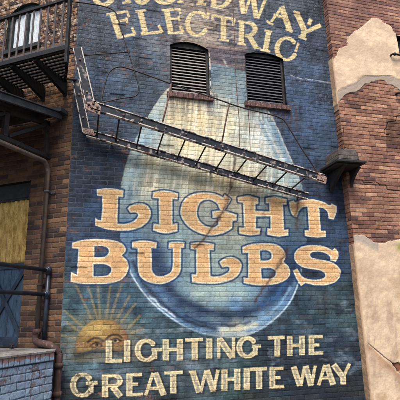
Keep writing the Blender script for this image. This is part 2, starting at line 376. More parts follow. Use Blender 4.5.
TOP = [
 [(112,13.5,119.5,36.8,5.4),(106.5,14.2,128,11,2.2),(127,10.5,129,17,2),(115,22,127,19,2.4),(126,17,127.5,22.5,2.2),(117,37.6,135,34,2.6),(135.2,34.5,132,27.5,2.4)],
 [(140,10.5,145.5,33,5.4),(135.5,11.3,145.5,10,2),(141,33.6,162,31.8,2.8),(162.3,32.3,158.7,25,2.6)],
 [(166.3,9,170.8,32,5.4),(161.8,9.8,180,9.2,2.2),(179.6,9,180.4,14,2),(168,18.9,179,18.2,2.4),(178.6,16,179.4,21,2),(168,33,183,32.2,2.6),(183.2,32.6,180,25.6,2.4)],
 [('a',197.3,23.6,9.8,11.6,-38,-325,4.6,.55),(208.3,12,208,19.5,2.4)],
 [(211.8,15,235,19.6,2.4),(212.3,14.6,212.6,20,2),(235,19,232.6,25.5,2.2),(223.6,16.8,223.4,39.5,5),(219,39,228.8,40.6,2)],
 [(241.8,21,241.4,44,4.8),(238,20.8,246,22,2),(237.6,43.3,246,44.8,2),('a',246.5,29,8.6,6.6,-90,92,4.6,.55),(249,35,256.6,48,4.8),(256,47.4,260.8,48.6,2)],
 [(268.8,31,265.3,50.5,5),(264.4,30.4,272.2,31.8,2),(260.6,49.6,270.2,51.8,2)],
 [('a',286.5,48.9,9.6,10.8,-40,-325,4.6,.55),(298.6,43,295.4,51.5,2.4)],
 [('a',103.5,-7,10,11.3,200,-10,5,.75)],
 [(126.5,-12,128,2,5),(122.5,2.6,131,1.4,2)],
 [('a',142,-6,6,8.6,150,20,5.5,.7),(139,2,147.5,1,2)],
 [('a',165,-8,11,10.6,180,0,5,.7)],
 [(184,-12,180,1.5,3),(177.6,1.8,183.4,1.4,1.8),(196,-12,201.6,3,5.4),(196.6,3.4,206,4.2,2)],
 [(213.6,-12,214,6,5),(210.6,5.6,219,7,2.2),('a',218.5,-6,11.6,13,95,-20,5,.6)],
 [(240,-8,243.6,13.4,5),(250.6,-4,244.8,13.4,2.6),(252.6,-6,256.4,18,5),(267.6,-6,257.6,18.4,2.8)],
 [(281,8,271,22,2.6),(281.6,6.6,289.6,30,5.4),(273.8,14.4,285.6,18.4,2.4),(266.4,20.8,273.2,24.8,2.2),(286,28.8,292.4,31.8,2.2)],
 [(296.6,12.6,304.6,30.6,5.4),(293.8,11,299.8,13.2,2),(320.6,25.2,305.6,32,4.4,3.4),(311,19,308.6,25,4),(304.8,29,302.6,38,5.4),(298.4,36.2,306.4,39.6,2.2)],
]
def sdf_strokes(x, y, st):
    d = np.full(x.shape, 1e9)
    for q in st:
        if q[0] == 'a': d = np.minimum(d, sdf_arc(x, y, (q[1], q[2]), q[3], q[4], q[5], q[6], q[7], q[8]))
        else: d = np.minimum(d, sdf_box(x, y, (q[0], q[1]), (q[2], q[3]), *q[4:]))
    return d
def box_sel(x, y, x0, y0, x1, y1): return np.nonzero((x > x0) & (x < x1) & (y > y0) & (y < y1))[0]
def line_d(x, y, pts):
    d = np.full(x.shape, 1e9)
    for i in range(len(pts)-1):
        ax, ay = pts[i]; bx, by = pts[i+1]; ex, ey = bx-ax, by-ay
        t = np.clip(((x-ax)*ex+(y-ay)*ey)/(ex*ex+ey*ey), 0, 1); d = np.minimum(d, np.hypot(x-ax-ex*t, y-ay-ey*t))
    return d
def shepard(x, y, pts, p=3.2):
    num = np.zeros((len(x), 3)); den = np.zeros(len(x))
    for px, py, c in pts:
        w = 1/((x-px)**2+(y-py)**2+25)**(p/2); num += w[:, None]*lin(c); den += w
    return num/den[:, None]

# ------------------------------------------------------------------ the mural wall
LW = [M(170, 91), M(210, 98), M(170, 44.5), M(190, 42.3)]
RW = [M(247, 101), M(287, 107), M(247, 54), M(266, 53)]
def opening(W):
    x0, x1 = W[0][0], W[1][0]; zb = (W[0][2]+W[1][2])/2; zs = W[2][2]; zt = W[3][2]
    return x0, x1, zb, zs, max(zt, zs+.05)
OPL, OPR = opening(LW), opening(RW)
def arch_top(x, op):
    x0, x1, zb, zs, zt = op; h = zt-zs; w = (x1-x0)/2; r = (w*w+h*h)/(2*h); xm = (x0+x1)/2
    return zt - r + np.sqrt(np.maximum(r*r-(x-xm)**2, 0))
def inside(x, z, op):
    return (x > op[0]) & (x < op[1]) & (z > op[2]) & (z < arch_top(x, op))

BG = [(80,10,(70,76,96)),(95,45,(66,74,98)),(130,45,(62,78,110)),(100,80,(58,82,122)),(120,100,(56,80,118)),(150,60,(78,90,118)),(150,95,(70,86,112)),(75,110,(52,66,92)),
 (75,150,(36,48,72)),(100,145,(36,52,80)),(80,190,(36,50,76)),(72,220,(40,54,80)),(105,180,(36,52,84)),(100,205,(44,80,130)),(82,235,(42,72,116)),(118,230,(44,74,116)),(68,260,(44,74,106)),
 (70,290,(66,96,112)),(90,300,(70,104,130)),(120,295,(60,92,124)),(140,310,(62,96,128)),(160,325,(58,88,110)),(180,335,(64,90,104)),(135,330,(78,100,104)),(70,330,(72,98,104)),
 (70,345,(64,84,90)),(80,357,(40,50,58)),(72,368,(88,110,128)),(90,366,(92,116,138)),(66,385,(40,46,50)),(90,388,(40,48,54)),(120,366,(82,104,122)),(115,375,(70,92,108)),
 (150,366,(66,86,98)),(140,386,(56,76,96)),(175,366,(90,110,126)),(195,362,(104,122,138)),(200,382,(64,82,100)),(170,396,(46,52,58)),(225,365,(84,106,116)),(245,365,(60,84,92)),
 (235,382,(78,110,110)),(262,350,(40,54,74)),(262,380,(40,52,72)),(280,350,(38,56,80)),(290,372,(34,44,60)),(300,395,(44,44,48)),(340,392,(48,46,48)),(250,397,(52,50,50)),(325,370,(34,40,50)),
 (345,350,(40,54,76)),(330,340,(46,66,92)),(310,320,(56,82,108)),(300,305,(54,80,104)),(320,300,(88,102,110)),(335,305,(62,80,98)),(345,320,(66,86,104)),(350,290,(54,70,88)),(318,285,(46,66,90)),
 (345,270,(44,70,106)),(340,240,(48,76,122)),(312,240,(42,60,90)),(330,205,(40,58,92)),(318,180,(44,66,106)),(335,170,(42,56,86)),(305,150,(52,76,118)),(325,130,(50,70,108)),(310,120,(64,92,146)),
 (300,95,(64,90,140)),(325,85,(54,66,96)),(310,70,(66,90,138)),(300,45,(56,70,106)),(320,55,(56,68,98)),(325,20,(58,64,84)),(290,25,(66,76,104)),(255,25,(86,92,116)),(275,10,(84,90,110)),(310,10,(70,78,98)),
 (165,20,(84,92,120)),(150,20,(72,80,108)),(172,40,(120,112,122)),(185,30,(168,146,138)),(190,42,(170,148,134)),(200,10,(160,138,128)),(200,32,(180,158,142)),(210,40,(168,146,136)),(200,20,(176,152,140)),(215,30,(152,134,126)),(230,30,(134,120,120)),(225,12,(124,104,102)),(195,5,(150,126,114)),(215,10,(130,110,106)),
 (225,45,(112,104,112)),(240,50,(94,92,108)),(228,57,(106,100,110)),(240,70,(92,100,112)),(260,48,(90,92,112)),(148,80,(64,82,112)),(295,120,(58,82,126)),(290,230,(70,100,124))]
BI = [(215,75,(110,128,142)),(235,75,(122,142,148)),(225,90,(140,156,156)),(215,105,(188,192,178)),(245,95,(120,138,148)),(180,105,(222,209,175)),(170,120,(239,222,180)),(200,120,(246,226,178)),(190,140,(255,239,190)),
 (225,125,(241,228,186)),(215,145,(254,239,195)),(245,130,(209,211,195)),(250,150,(220,220,195)),(262,130,(160,184,195)),(262,150,(218,224,218)),(275,140,(140,166,182)),(280,160,(169,192,195)),(290,160,(181,201,207)),
 (150,130,(160,184,188)),(158,115,(188,203,197)),(145,145,(150,172,182)),(150,165,(228,222,190)),(140,170,(150,170,174)),(133,175,(172,192,189)),(131,195,(112,134,146)),(138,200,(185,197,183)),(150,185,(205,203,179)),
 (180,175,(192,192,173)),(200,175,(200,195,167)),(220,180,(220,201,157)),(250,178,(211,199,163)),(240,200,(194,186,159)),(275,195,(151,165,157)),(298,200,(110,134,142)),(215,215,(170,175,167)),(150,215,(129,154,163)),(130,230,(104,136,164)),
 (126,250,(116,150,184)),(175,235,(157,180,179)),(205,230,(172,182,173)),(235,230,(172,175,157)),(265,215,(129,150,153)),(265,240,(118,144,160)),(290,245,(70,98,124)),(298,235,(84,110,130)),(205,255,(170,186,175)),(230,255,(170,184,171)),
 (155,255,(52,74,104)),(162,270,(60,84,114)),(175,260,(129,161,179)),(150,285,(96,122,146)),(180,290,(140,172,186)),(172,298,(80,110,142)),(180,305,(48,68,96)),(160,292,(76,108,142)),(200,292,(166,188,182)),(220,292,(176,194,182)),
 (240,292,(160,184,184)),(255,292,(128,160,180)),(215,303,(150,176,184)),(235,306,(110,146,180)),(200,314,(48,66,94)),(225,317,(46,62,88)),(245,314,(60,84,116)),(262,300,(84,124,164)),(275,295,(56,88,132)),(285,290,(46,68,104)),(290,278,(54,80,114)),
 (180,318,(84,116,148)),(200,324,(100,134,164)),(225,325,(100,136,170)),(225,331,(190,194,178)),(240,328,(206,204,178)),(250,323,(140,166,186)),(265,314,(120,156,186)),(280,304,(90,128,162)),(160,304,(120,150,176)),(212,334,(92,118,140)),(290,260,(60,84,112)),(295,215,(104,130,140))]
BULB = flat([(172,85),(160,97,S),(147,118,S),(136,138,S),(127,160,S),(121,185,S),(119,210,S),(120,235,S),(124,258,S),(131,276,S),(142,293,S),(155,307,S),(172,320,S),(190,330,S),(210,336,S),(235,338,S),(255,333,S),(273,322,S),(288,307,S),(298,288,S),(304,262,S),(307,235,S),(306,205,S),(301,182,S),(294,165,S),(284,142,S),(275,122,S),(266,108,S),(250,101),(247,72),(208,62),(208,88)], 4)

def make_mural():
    du, dz = BL/40, CH/12
    nx = int(round((XR-XL)/du))+1; u = np.linspace(XL, XR, nx); nz = int(7.5/dz)+1; z = np.arange(nz)*dz
    X, Zz = [a.ravel() for a in np.meshgrid(u, z)]
    P0 = np.stack([X, 0*X, Zz], 1); px, py = project(P0)
    rel, r1, r2, row, bi = bricks(X, Zz, seed=11)
    edge = (X-XL < .014)
    # paint layers
    wx = px + (fbm(px, py, .12, 3, 5)-.5)*6; wy = py + (fbm(px, py, .12, 3, 6)-.5)*6
    col = shepard(wx, wy, BG); col = mix(col, (col @ np.array([.3, .5, .2]))[:, None]*np.array([.94, 1.0, 1.12]), .42*ss(col[:, 2]-col[:, 0]*1.1, 0, .02)); col *= np.array([.90, 1.0, .93])*.94
    n1 = fbm(px*.6, py, .10, 5, 21, .6); n2 = fbm(px, py, .35, 4, 22, .6)
    n0 = fbm(px, py*.30, .16, 4, 23, .6); col *= (1+ (n1-.5)*1.5 + (n2-.5)*1.0 + (n0-.5)*1.1)[:, None].clip(.3, 2.2)
    teal = ss(fbm(px*.7, py, .05, 3, 24), .45, .65)*ss(py, 220, 300); col = mix(col, col*np.array([.92, 1.04, 1.0]), teal)
    # brushed clouds in the lower sky
    sky = ss(py, 280, 300)
    cl = ss(fbm(px*.62+py*.25, py*1.0-px*.15, .10, 5, 31, .62), .52, .74)*sky*(1-ss(py, 372, 392))
    col = mix(col, lin((150,168,182))[None], cl*.42)
    dk = ss(fbm(px*.4, py, .09, 4, 35, .55), .55, .7)*sky; col = mix(col, lin((34,46,66))[None], dk*.4)
    # blue glow round the letters
    # neck bands (screw base) between the windows
    s = box_sel(px, py, 165, 34, 250, 76)
    if len(s):
        x, y = px[s], py[s]; yy = y - (x-205)*.13 - 1.5*np.sin((x-205)/12)
        band = np.zeros(len(s)); base = lin((96,86,94))[None].repeat(len(s), 0)
        for yc, h, c in ((43,2.2,(172,150,136)),(48.5,2.6,(84,74,84)),(52.5,1.6,(128,116,122)),(56.5,2.6,(78,72,84)),(61,1.5,(150,134,126)),(64.5,2.2,(92,84,92)),(68,1.2,(168,150,136))):
            base = mix(base, lin(c)[None], np.exp(-((yy-yc)/h)**2)*.85)
        base = mix(base, lin((186,180,172))[None], np.exp(-((x-226-(yy-60)*.5)/1.1)**2)*((yy > 55) & (yy < 64)))
        base *= (1+(fbm(x*.3, y, .8, 3, 25)-.5)*.9)[:, None]
        k = ss(x, 204, 208)*(1-ss(x, 246, 249))*ss(yy, 40, 42)*(1-ss(yy, 69, 71))
        col[s] = mix(col[s], base, k*.8)
    s = box_sel(px, py, 165, -5, 250, 44); x, y = px[s], py[s]
    g = ss(fbm(x*.25, y-(x-200)*.12, .42, 3, 26, .6), .50, .66)*ss(x, 170, 190)*(1-ss(x, 236, 250)); col[s] = mix(col[s], lin((214,196,178))[None], g*.55)
    g = ss(fbm(x*.25, y-(x-200)*.12, .38, 3, 27, .6), .54, .68)*ss(x, 170, 190)*(1-ss(x, 236, 250)); col[s] = mix(col[s], lin((84,70,76))[None], g*.55)
    # the bulb
    ob = shepard(px + (fbm(px, py, .15, 3, 8)-.5)*4, py + (fbm(px, py, .15, 3, 9)-.5)*4, BI)
    sel = box_sel(px, py, 110, 55, 315, 345); x, y = px[sel], py[sel]
    d = sdf_poly(x, y, [BULB]); din = -d
    c = ob[sel].copy(); st = fbm(x*1.0, y*.12, .35, 4, 41, .6); c *= (1+(st-.5)*.6*ss(300-y, 0, 60))[:, None]
    c *= (1+(fbm(x*.35, y, .3, 3, 43)-.5)*.4*ss(y, 285, 300))[:, None]
    c *= (1+(fbm(x, y, .4, 3, 45)-.5)*.35)[:, None]
    up = 1-ss(y, 235, 262); lf = 1-ss(x, 150, 200)
    # left rim: pale edge then a blue shade inside it
    c = mix(c, lin((92,132,170))[None], np.exp(-((din-10)/2.5)**2)*lf*.18*ss(y, 95, 120)*(1-ss(y, 225, 250)))
    c = mix(c, lin((186,206,208))[None], np.exp(-((din-5)/3.2)**2)*lf*.65*(1-ss(y, 190, 220)))
    c = mix(c, lin((80,110,140))[None], np.exp(-((din-6)/3)**2)*lf*.5*ss(y, 190, 215)*(1-ss(y, 240, 260)))
    # lower rim highlight and the dark crescents
    lo = ss(y, 250, 285)
    c = mix(c, lin((206,226,236))[None], np.exp(-((din-1.4)/.85)**2)*lo*.95*(.35+.65*ss(np.abs(x-225), 30, 60)))
    c = mix(c, lin((120,158,190))[None], np.exp(-((din-4.5)/1.8)**2)*lo*.45)
    for A, B, w, cc, k in (([(150,246),(158,268),(170,288)], 0, 7, (34,50,80), .6), ([(290,262),(280,282),(268,297)], 0, 5, (38,58,92), .55), ([(168,288),(184,302),(205,311),(230,315),(255,311),(270,300),(285,283),(294,268)], 0, 5.0, (34,50,78), .85),
                           ([(133,262),(143,284),(158,299),(172,312),(190,322),(215,329)], 0, 2.6, (28,44,72), .85), ([(186,316),(205,323),(230,326),(250,322)], 0, 1.6, (34,52,84), .8),
                           ([(150,296),(160,306),(175,317)], 0, 1.0, (220,234,240), .8), ([(252,326),(268,316),(280,304),(290,288)], 0, 1.6, (150,186,214), .7),
                           ([(222,331),(238,329),(256,325)], 0, 2.4, (226,220,188), .8), ([(262,306),(276,296),(284,284)], 0, 3.0, (70,112,160), .6)):
        c = mix(c, lin(cc)[None], np.exp(-(line_d(x, y + (fbm(x, y, .2, 3, 71)-.5)*3, A)/w)**2)*k)
    sv = ss(fbm(x+(y-100)*.12, y*.05, .30, 3, 47, .6), .50, .62)*up*ss(y, 92, 110)*ss(din, 8, 20); c = mix(c, lin((255,248,226))[None], sv*.5*(1-ss(y, 185, 215)))
    sv = ss(fbm(x+(y-100)*.12, y*.05, .34, 3, 48, .6), .55, .66)*up*ss(y, 92, 110)*ss(din, 8, 20); c = mix(c, lin((140,140,124))[None], sv*.38*(1-ss(y, 190, 225)))
    # right hand streaks of light
    for A, w, k in (([(266,108),(276,122),(286,146),(297,170)], 1.5, .8), ([(258,112),(268,132),(281,158)], 1.3, .7), ([(254,120),(263,140),(266,160)], 3.5, .5), ([(262,112),(272,130),(284,160)], .8, .4)):
        c = mix(c, lin((226,228,218))[None], np.exp(-(line_d(x, y, A)/w)**2)*k)
    for A, w, k in (([(272,124),(284,152),(292,168)], 3.0, .55), ([(262,124),(272,146),(278,160)], 2.4, .35), ([(235,66),(236,84),(238,98)], 3, .0)):
        c = mix(c, lin((104,140,170))[None], np.exp(-(line_d(x, y, A)/w)**2)*k)
    k = ss(din + (fbm(x, y, .5, 3, 77)-.5)*1.6, -.6, .8)
    col[sel] = mix(col[sel], c, k)
    bulb_id = np.zeros(len(px), bool); bulb_id[sel[din > 0]] = True
    # rays and the sun with its eyes
    sel = box_sel(px, py, 58, 280, 145, 362); x, y = px[sel], py[sel]; c = col[sel]
    for A in ([(75.5,284),(88,312),(95,326)],[(88,286),(96,314),(98,322)],[(98,286),(100,320)],[(110,286),(106.5,318)],[(121,285),(112,314),(110,322)],[(129.5,296),(116,320)],[(65,311),(84,328)],[(140,316),(128,328)],[(60,335),(76,338)],[(131,333),(143,329)],[(67,322),(80,332)],[(135,304),(121,322)]):
        dd = line_d(x, y, A); c = mix(c, lin((176,156,100))[None], np.clip(1.15-dd/1.7, 0, 1)*.62*(.25+.9*fbm(x, y, .5, 3, 81)))
    c = mix(c, lin((170,160,120))[None], ss(46-np.hypot(x-103, y-346), 0, 20)*.28)
    ds = np.hypot((x-103), (y-346.5)*1.0)-27.6; lowe = y-(352.5-(x-75)*.05+2*np.sin(x/9)); dsun = np.maximum(ds, lowe)
    g = mix(lin((200,162,96))[None].repeat(len(x), 0), lin((150,116,78))[None], ss(np.hypot(x-98, y-336), 8, 30))
    g = mix(g, lin((128,72,52))[None], ss(x, 120, 131)*.7); g *= (1+(fbm(x, y, .3, 4, 85)-.5)*.8)[:, None]
    g = mix(g, lin((226,186,110))[None], np.exp(-((x-92)**2/90+(y-328)**2/30))*.6)
    ec = lin((48,38,36))[None]
    for lidp, low, iris, brow in (([(90.2,346.2),(93,343.6),(96,342.4),(99.2,343),(102,345.8)], [(91.5,346.8),(96.5,348.4),(101,346.6)], (96.8,345.0), [(88,342.4),(90.5,339.6),(94.5,338),(99,338.4),(103,341)]),
                                  ([(108.6,342),(112,339.4),(115.4,338.4),(118.4,339),(121,341.4)], [(110,342.6),(115.5,343.4),(120,341.8)], (115.2,340.8), [(106,339.4),(108.6,336.6),(113,334.6),(118,335),(121.6,337.6)])):
        ex, ey = iris
        g = mix(g, lin((138,92,54))[None], np.exp(-((x-ex)/8)**2-((y-ey+.5)/5)**2)*.75)
        g = mix(g, lin((214,196,156))[None], np.clip(1.7-np.hypot((x-ex)/4.2, (y-ey-.4)/1.9)*1.6, 0, 1)*.9)
        g = mix(g, ec, np.clip(2.2-np.hypot(x-ex, y-ey), 0, 1))
        g = mix(g, ec, np.clip(1.35-line_d(x, y, lidp)*1.1, 0, 1)*.95); g = mix(g, ec, np.clip(.9-line_d(x, y, low)*1.1, 0, 1)*.7)
        g = mix(g, ec, np.clip(1.5-line_d(x, y, brow)*.85, 0, 1)*.85)
    g = mix(g, lin((128,84,56))[None], np.exp(-(line_d(x, y, [(104.5,340),(105.5,345),(103,350)])/1.6)**2)*.55)
    c = mix(c, g*.9, ss(-dsun, -.8, 1.6)*(.80+.2*ss(fbm(x, y, .25, 4, 86, .6), .4, .55))); c = mix(c, lin((34,40,48))[None], np.exp(-(lowe/3.0-.6)**2)*(ds < 3)*.75)
    col[sel] = c
    sun_id = np.zeros(len(px), bool); sun_id[sel[dsun < 0]] = True
    # letters
    lid = np.full(len(px), -1); cream, orange = lin((246,234,200)), lin((240,192,138)); wear = fbm(px, py, .5, 4, 91, .6)
    k0 = 0
    for L in BIG:
        polys = [flat(q) for q in L]; A = np.concatenate(polys)
        s = box_sel(px, py, A[:, 0].min()-5, A[:, 1].min()-5, A[:, 0].max()+5, A[:, 1].max()+5)
        x, y = px[s], py[s]; d = sdf_poly(x, y, polys) + (wear[s]-.5)*.7
        c = mix(col[s], lin((42,66,106))[None], np.clip(1.5-np.abs(d-1.15)/.75, 0, 1)*.95)
        body = orange[None]*(1+(fbm(x, y, .18, 4, 95)-.5)*.35)[:, None]; body = mix(body, lin((246,206,150))[None], ss(fbm(x*.5, y, .2, 3, 97), .5, .7)*.4)
        body = mix(body, cream[None], ss(d, -1.7, -1.0)); c = mix(c, body, ss(-d, -.35, .35))
        col[s] = c; lid[s[d < 0]] = k0; k0 += 1
    gray = lin((158,150,138)); cr2 = lin((238,220,172))
    for L in SMALL:
        xs = [q[1]-q[3]-4 if q[0] == 'a' else min(q[0], q[2])-5 for q in L]; xe = [q[1]+q[3]+4 if q[0] == 'a' else max(q[0], q[2])+5 for q in L]
        ys = [q[2]-q[4]-4 if q[0] == 'a' else min(q[1], q[3])-4 for q in L]; ye = [q[2]+q[4]+4 if q[0] == 'a' else max(q[1], q[3])+4 for q in L]
        s = box_sel(px, py, min(xs), min(ys), max(xe), max(ye)); x, y = px[s], py[s]
        d = sdf_strokes(x, y, L) + (wear[s]-.5)*.6
        c = mix(col[s], lin((30,36,48))[None], np.exp(-(np.maximum(sdf_strokes(x-1.2, y-1.0, L), 0)/1.1)**2)*.65)
        body = mix(cr2[None].repeat(len(s), 0), gray[None], ss(-d, 1.2, 1.9)*(.35+.5*ss(fbm(x, y*.6, .5, 2, 99), .35, .6)))
        body *= (1+(fbm(x, y, .4, 3, 101)-.5)*.35)[:, None]
        k = ss(-d, -.4, .3)
        peel = ss(fbm(x, y, .45, 4, 103, .6), .56, .62)*(x < 100)*(y > 365)
        c = mix(c, mix(body, lin((66,46,44))[None], peel*.8), k); col[s] = c; lid[s[d < 0]] = k0; k0 += 1
    for L in TOP:
        xs = [q[1]-q[3]-4 if q[0] == 'a' else min(q[0], q[2])-5 for q in L]; xe = [q[1]+q[3]+4 if q[0] == 'a' else max(q[0], q[2])+5 for q in L]
        ys = [q[2]-q[4]-4 if q[0] == 'a' else min(q[1], q[3])-4 for q in L]; ye = [q[2]+q[4]+4 if q[0] == 'a' else max(q[1], q[3])+4 for q in L]
        s = box_sel(px, py, min(xs), min(ys), max(xe), max(ye)); x, y = px[s], py[s]; d = sdf_strokes(x, y, L) + (wear[s]-.5)*.9
        c = mix(col[s], lin((62,80,120))[None], np.exp(-((sdf_strokes(x+1.3, y-.6, L)-.4)/.8)**2)*.5)
        body = lin((244,220,164))[None]*(1+(fbm(x, y, .4, 3, 105)-.5)*.3)[:, None]
        c = mix(c, body, ss(-d, -.5, .4)*.95); col[s] = c; lid[s[d < 0]] = k0; k0 += 1
    # rust stains and cracks running down
    jit = (fbm(px, py, .25, 3, 111)-.5)*5
    for A, w, k in (([(236,150),(231.7,180),(226.7,204),(218.5,219),(205,237),(196,248)], 1.5, .62), ([(286,250),(284.5,256),(276,268),(266,284.5),(254,302)], 1.6, .55), ([(276,178),(272,196),(264,214),(262,232)], 1.6, .22),
                    ([(297,190),(299,202),(296,214),(297,230)], 1.5, .5), ([(262,170),(256,190),(250,210)], 2.0, .25)):
        s = box_sel(px, py, min(a[0] for a in A)-8, min(a[1] for a in A)-8, max(a[0] for a in A)+8, max(a[1] for a in A)+8)
        col[s] = mix(col[s], lin((70,46,42))[None], np.exp(-(line_d(px[s]+jit[s], py[s], A)/w)**2)*min(1, k*1.3)); col[s] = mix(col[s], lin((96,66,52))[None], np.exp(-(line_d(px[s]+jit[s]*.6, py[s], A)/(w*2.6))**2)*k*.35)
    s = box_sel(px, py, 284, 66, 334, 90)
    col[s] = mix(col[s], lin((176,184,196))[None], np.exp(-(line_d(px[s], py[s]+jit[s]*.15, [(290,75),(300,78.5),(315,80.5),(331,83)])/.7)**2)*.65*(wear[s] > .38))
    for (a, b2, yb) in ((168, 214, 97), (246, 294, 106)):
        s = box_sel(px, py, a-2, yb-3, b2+4, yb+34); x, y = px[s], py[s]
        dr = ss(fbm(x, y*.10, .55, 4, int(a), .6), .42, .60)*(1-ss(y-yb-(x-a)*.12, 3, 22+0*x))
        col[s] = mix(col[s], lin((92,66,62))[None], dr*.6)
    flk = ss(fbm(px, py, .8, 5, 107, .68), .615, .66)*(lid >= 0)*(lid < 10); col = mix(col, lin((170,122,90))[None], flk*.4)
    flk = ss(fbm(px, py, .7, 5, 109, .68), .62, .66)*(lid >= 10); col = mix(col, lin((84,76,74))[None], flk*.45)
    fade = (r1 > .84)*(lid >= 0); col *= (1-.16*fade)[:, None]
    fade = (r1 < .06)*(lid < 0)*(py > 100); col = mix(col, lin((120,112,108))[None], fade*.25*fbm(px, py, .4, 3, 110))
    # painted wood grey arch bricks and wear
    paint_sharp = (fbm(px, py, 1.1, 4, 121, .62)); topz = 1-ss(py, 40, 190)
    whit = ss(paint_sharp+.10*(fbm(px, py, .06, 3, 122)-.5), .62, .74)*(topz*.6+.06); col = mix(col, lin((164,170,180))[None], whit*.55)
    dkw = ss(fbm(px, py, .9, 4, 125, .6), .60, .68)*.5; col *= (1-dkw*.5)[:, None]
    red = ss(fbm(px*.5, py, .16, 4, 131, .55), .69, .74)*ss(fbm(px, py, .7, 3, 133), .45, .55)*(lid < 0)*(~bulb_id)*(1-ss(px, 150, 200))
    col = mix(col, lin((124,84,72))[None], red*.75)
    # brick to brick variation
    col *= (1+(r1-.5)*.30)[:, None]; tint = (r2-.5)*.10; col[:, 0] *= 1+tint; col[:, 2] *= 1-tint
    odd = (r2 > .93)*(.25); col *= (1-odd*.7)[:, None]
    mort = 1-rel; navy = ss(.10-col.mean(1), 0, .07)*(py > 120)*(px < 200)*(py < 300)
    lum = ss(col.mean(1), .12, .4); col = col*(1-mort*(.28-.06*lum)*(1-navy))[:, None]; col = mix(col, lin((120,124,134))[None], mort*navy*.30)
    # relief
    h = -.0040*mort + (fbm(X, Zz, 45, 3, 141)-.5)*.0030*rel + (r1-.5)*.003*rel + (fbm(X, Zz, .9, 2, 143)-.5)*.018
    h += -.004*flk*(lid >= 0)*0 - .010*((r2 > .985) & (py < 330))*rel
    h = h*(1-edge)
    P = P0.copy(); P[:, 1] = -h
    # face ids
    def q(a): return a.reshape(nz, nx)[:-1, :-1]
    fid = np.zeros((nz-1, nx-1), int); cx = q(X)+du/2; cz = q(Zz)+dz/2
    fid[q(bulb_id)] = 1; fid[q(sun_id)] = 2; l = q(lid); fid[l >= 0] = 10+l[l >= 0]
    fid[inside(cx, cz, OPL) | inside(cx, cz, OPR)] = -1
    return P, nz, nx, col, fid, k0

BLD = empty('corner_building', COR, 'brick corner building carrying the faded blue light bulb advertisement with its two louvered windows', 'building')
P, nz, nx, col, fid, nlet = make_mural()
main = grid_objects(P, nz, nx, col, fid, {0: ('mural_wall', PAINT, BLD)})[0]
sp = {1: ('painted_bulb', PAINT, main), 2: ('painted_sun', PAINT, main)}
for k in range(nlet): sp[10+k] = ('painted_letter', PAINT, main)
grid_objects(P, nz, nx, col, fid, sp)
del P, col, fid

# upper continuation of the facade, set behind the relief
m = MB(); m.frame_box((XL, .0, 7.49), (XR-XL, 0, 0), (0, .3, 0), (0, 0, 1.6)); m.build('parapet', brick_mat('upper_wall', (66, 74, 92), (84, 88, 104), (46, 50, 62)), BLD)

def collar(m, pts, off=.012, w=.05):
    """ring behind the wall face closing the joint round an opening; pts = closed boundary at the face, off = inward vector"""
    c = sum(pts)/len(pts); o2 = [p + nrm(p-c)*w for p in pts]; n = len(pts)
    for i in range(n):
        j = (i+1) % n; m.add([pts[i]+off, pts[j]+off, o2[j]+off, o2[i]+off], [(0, 1, 2, 3)])
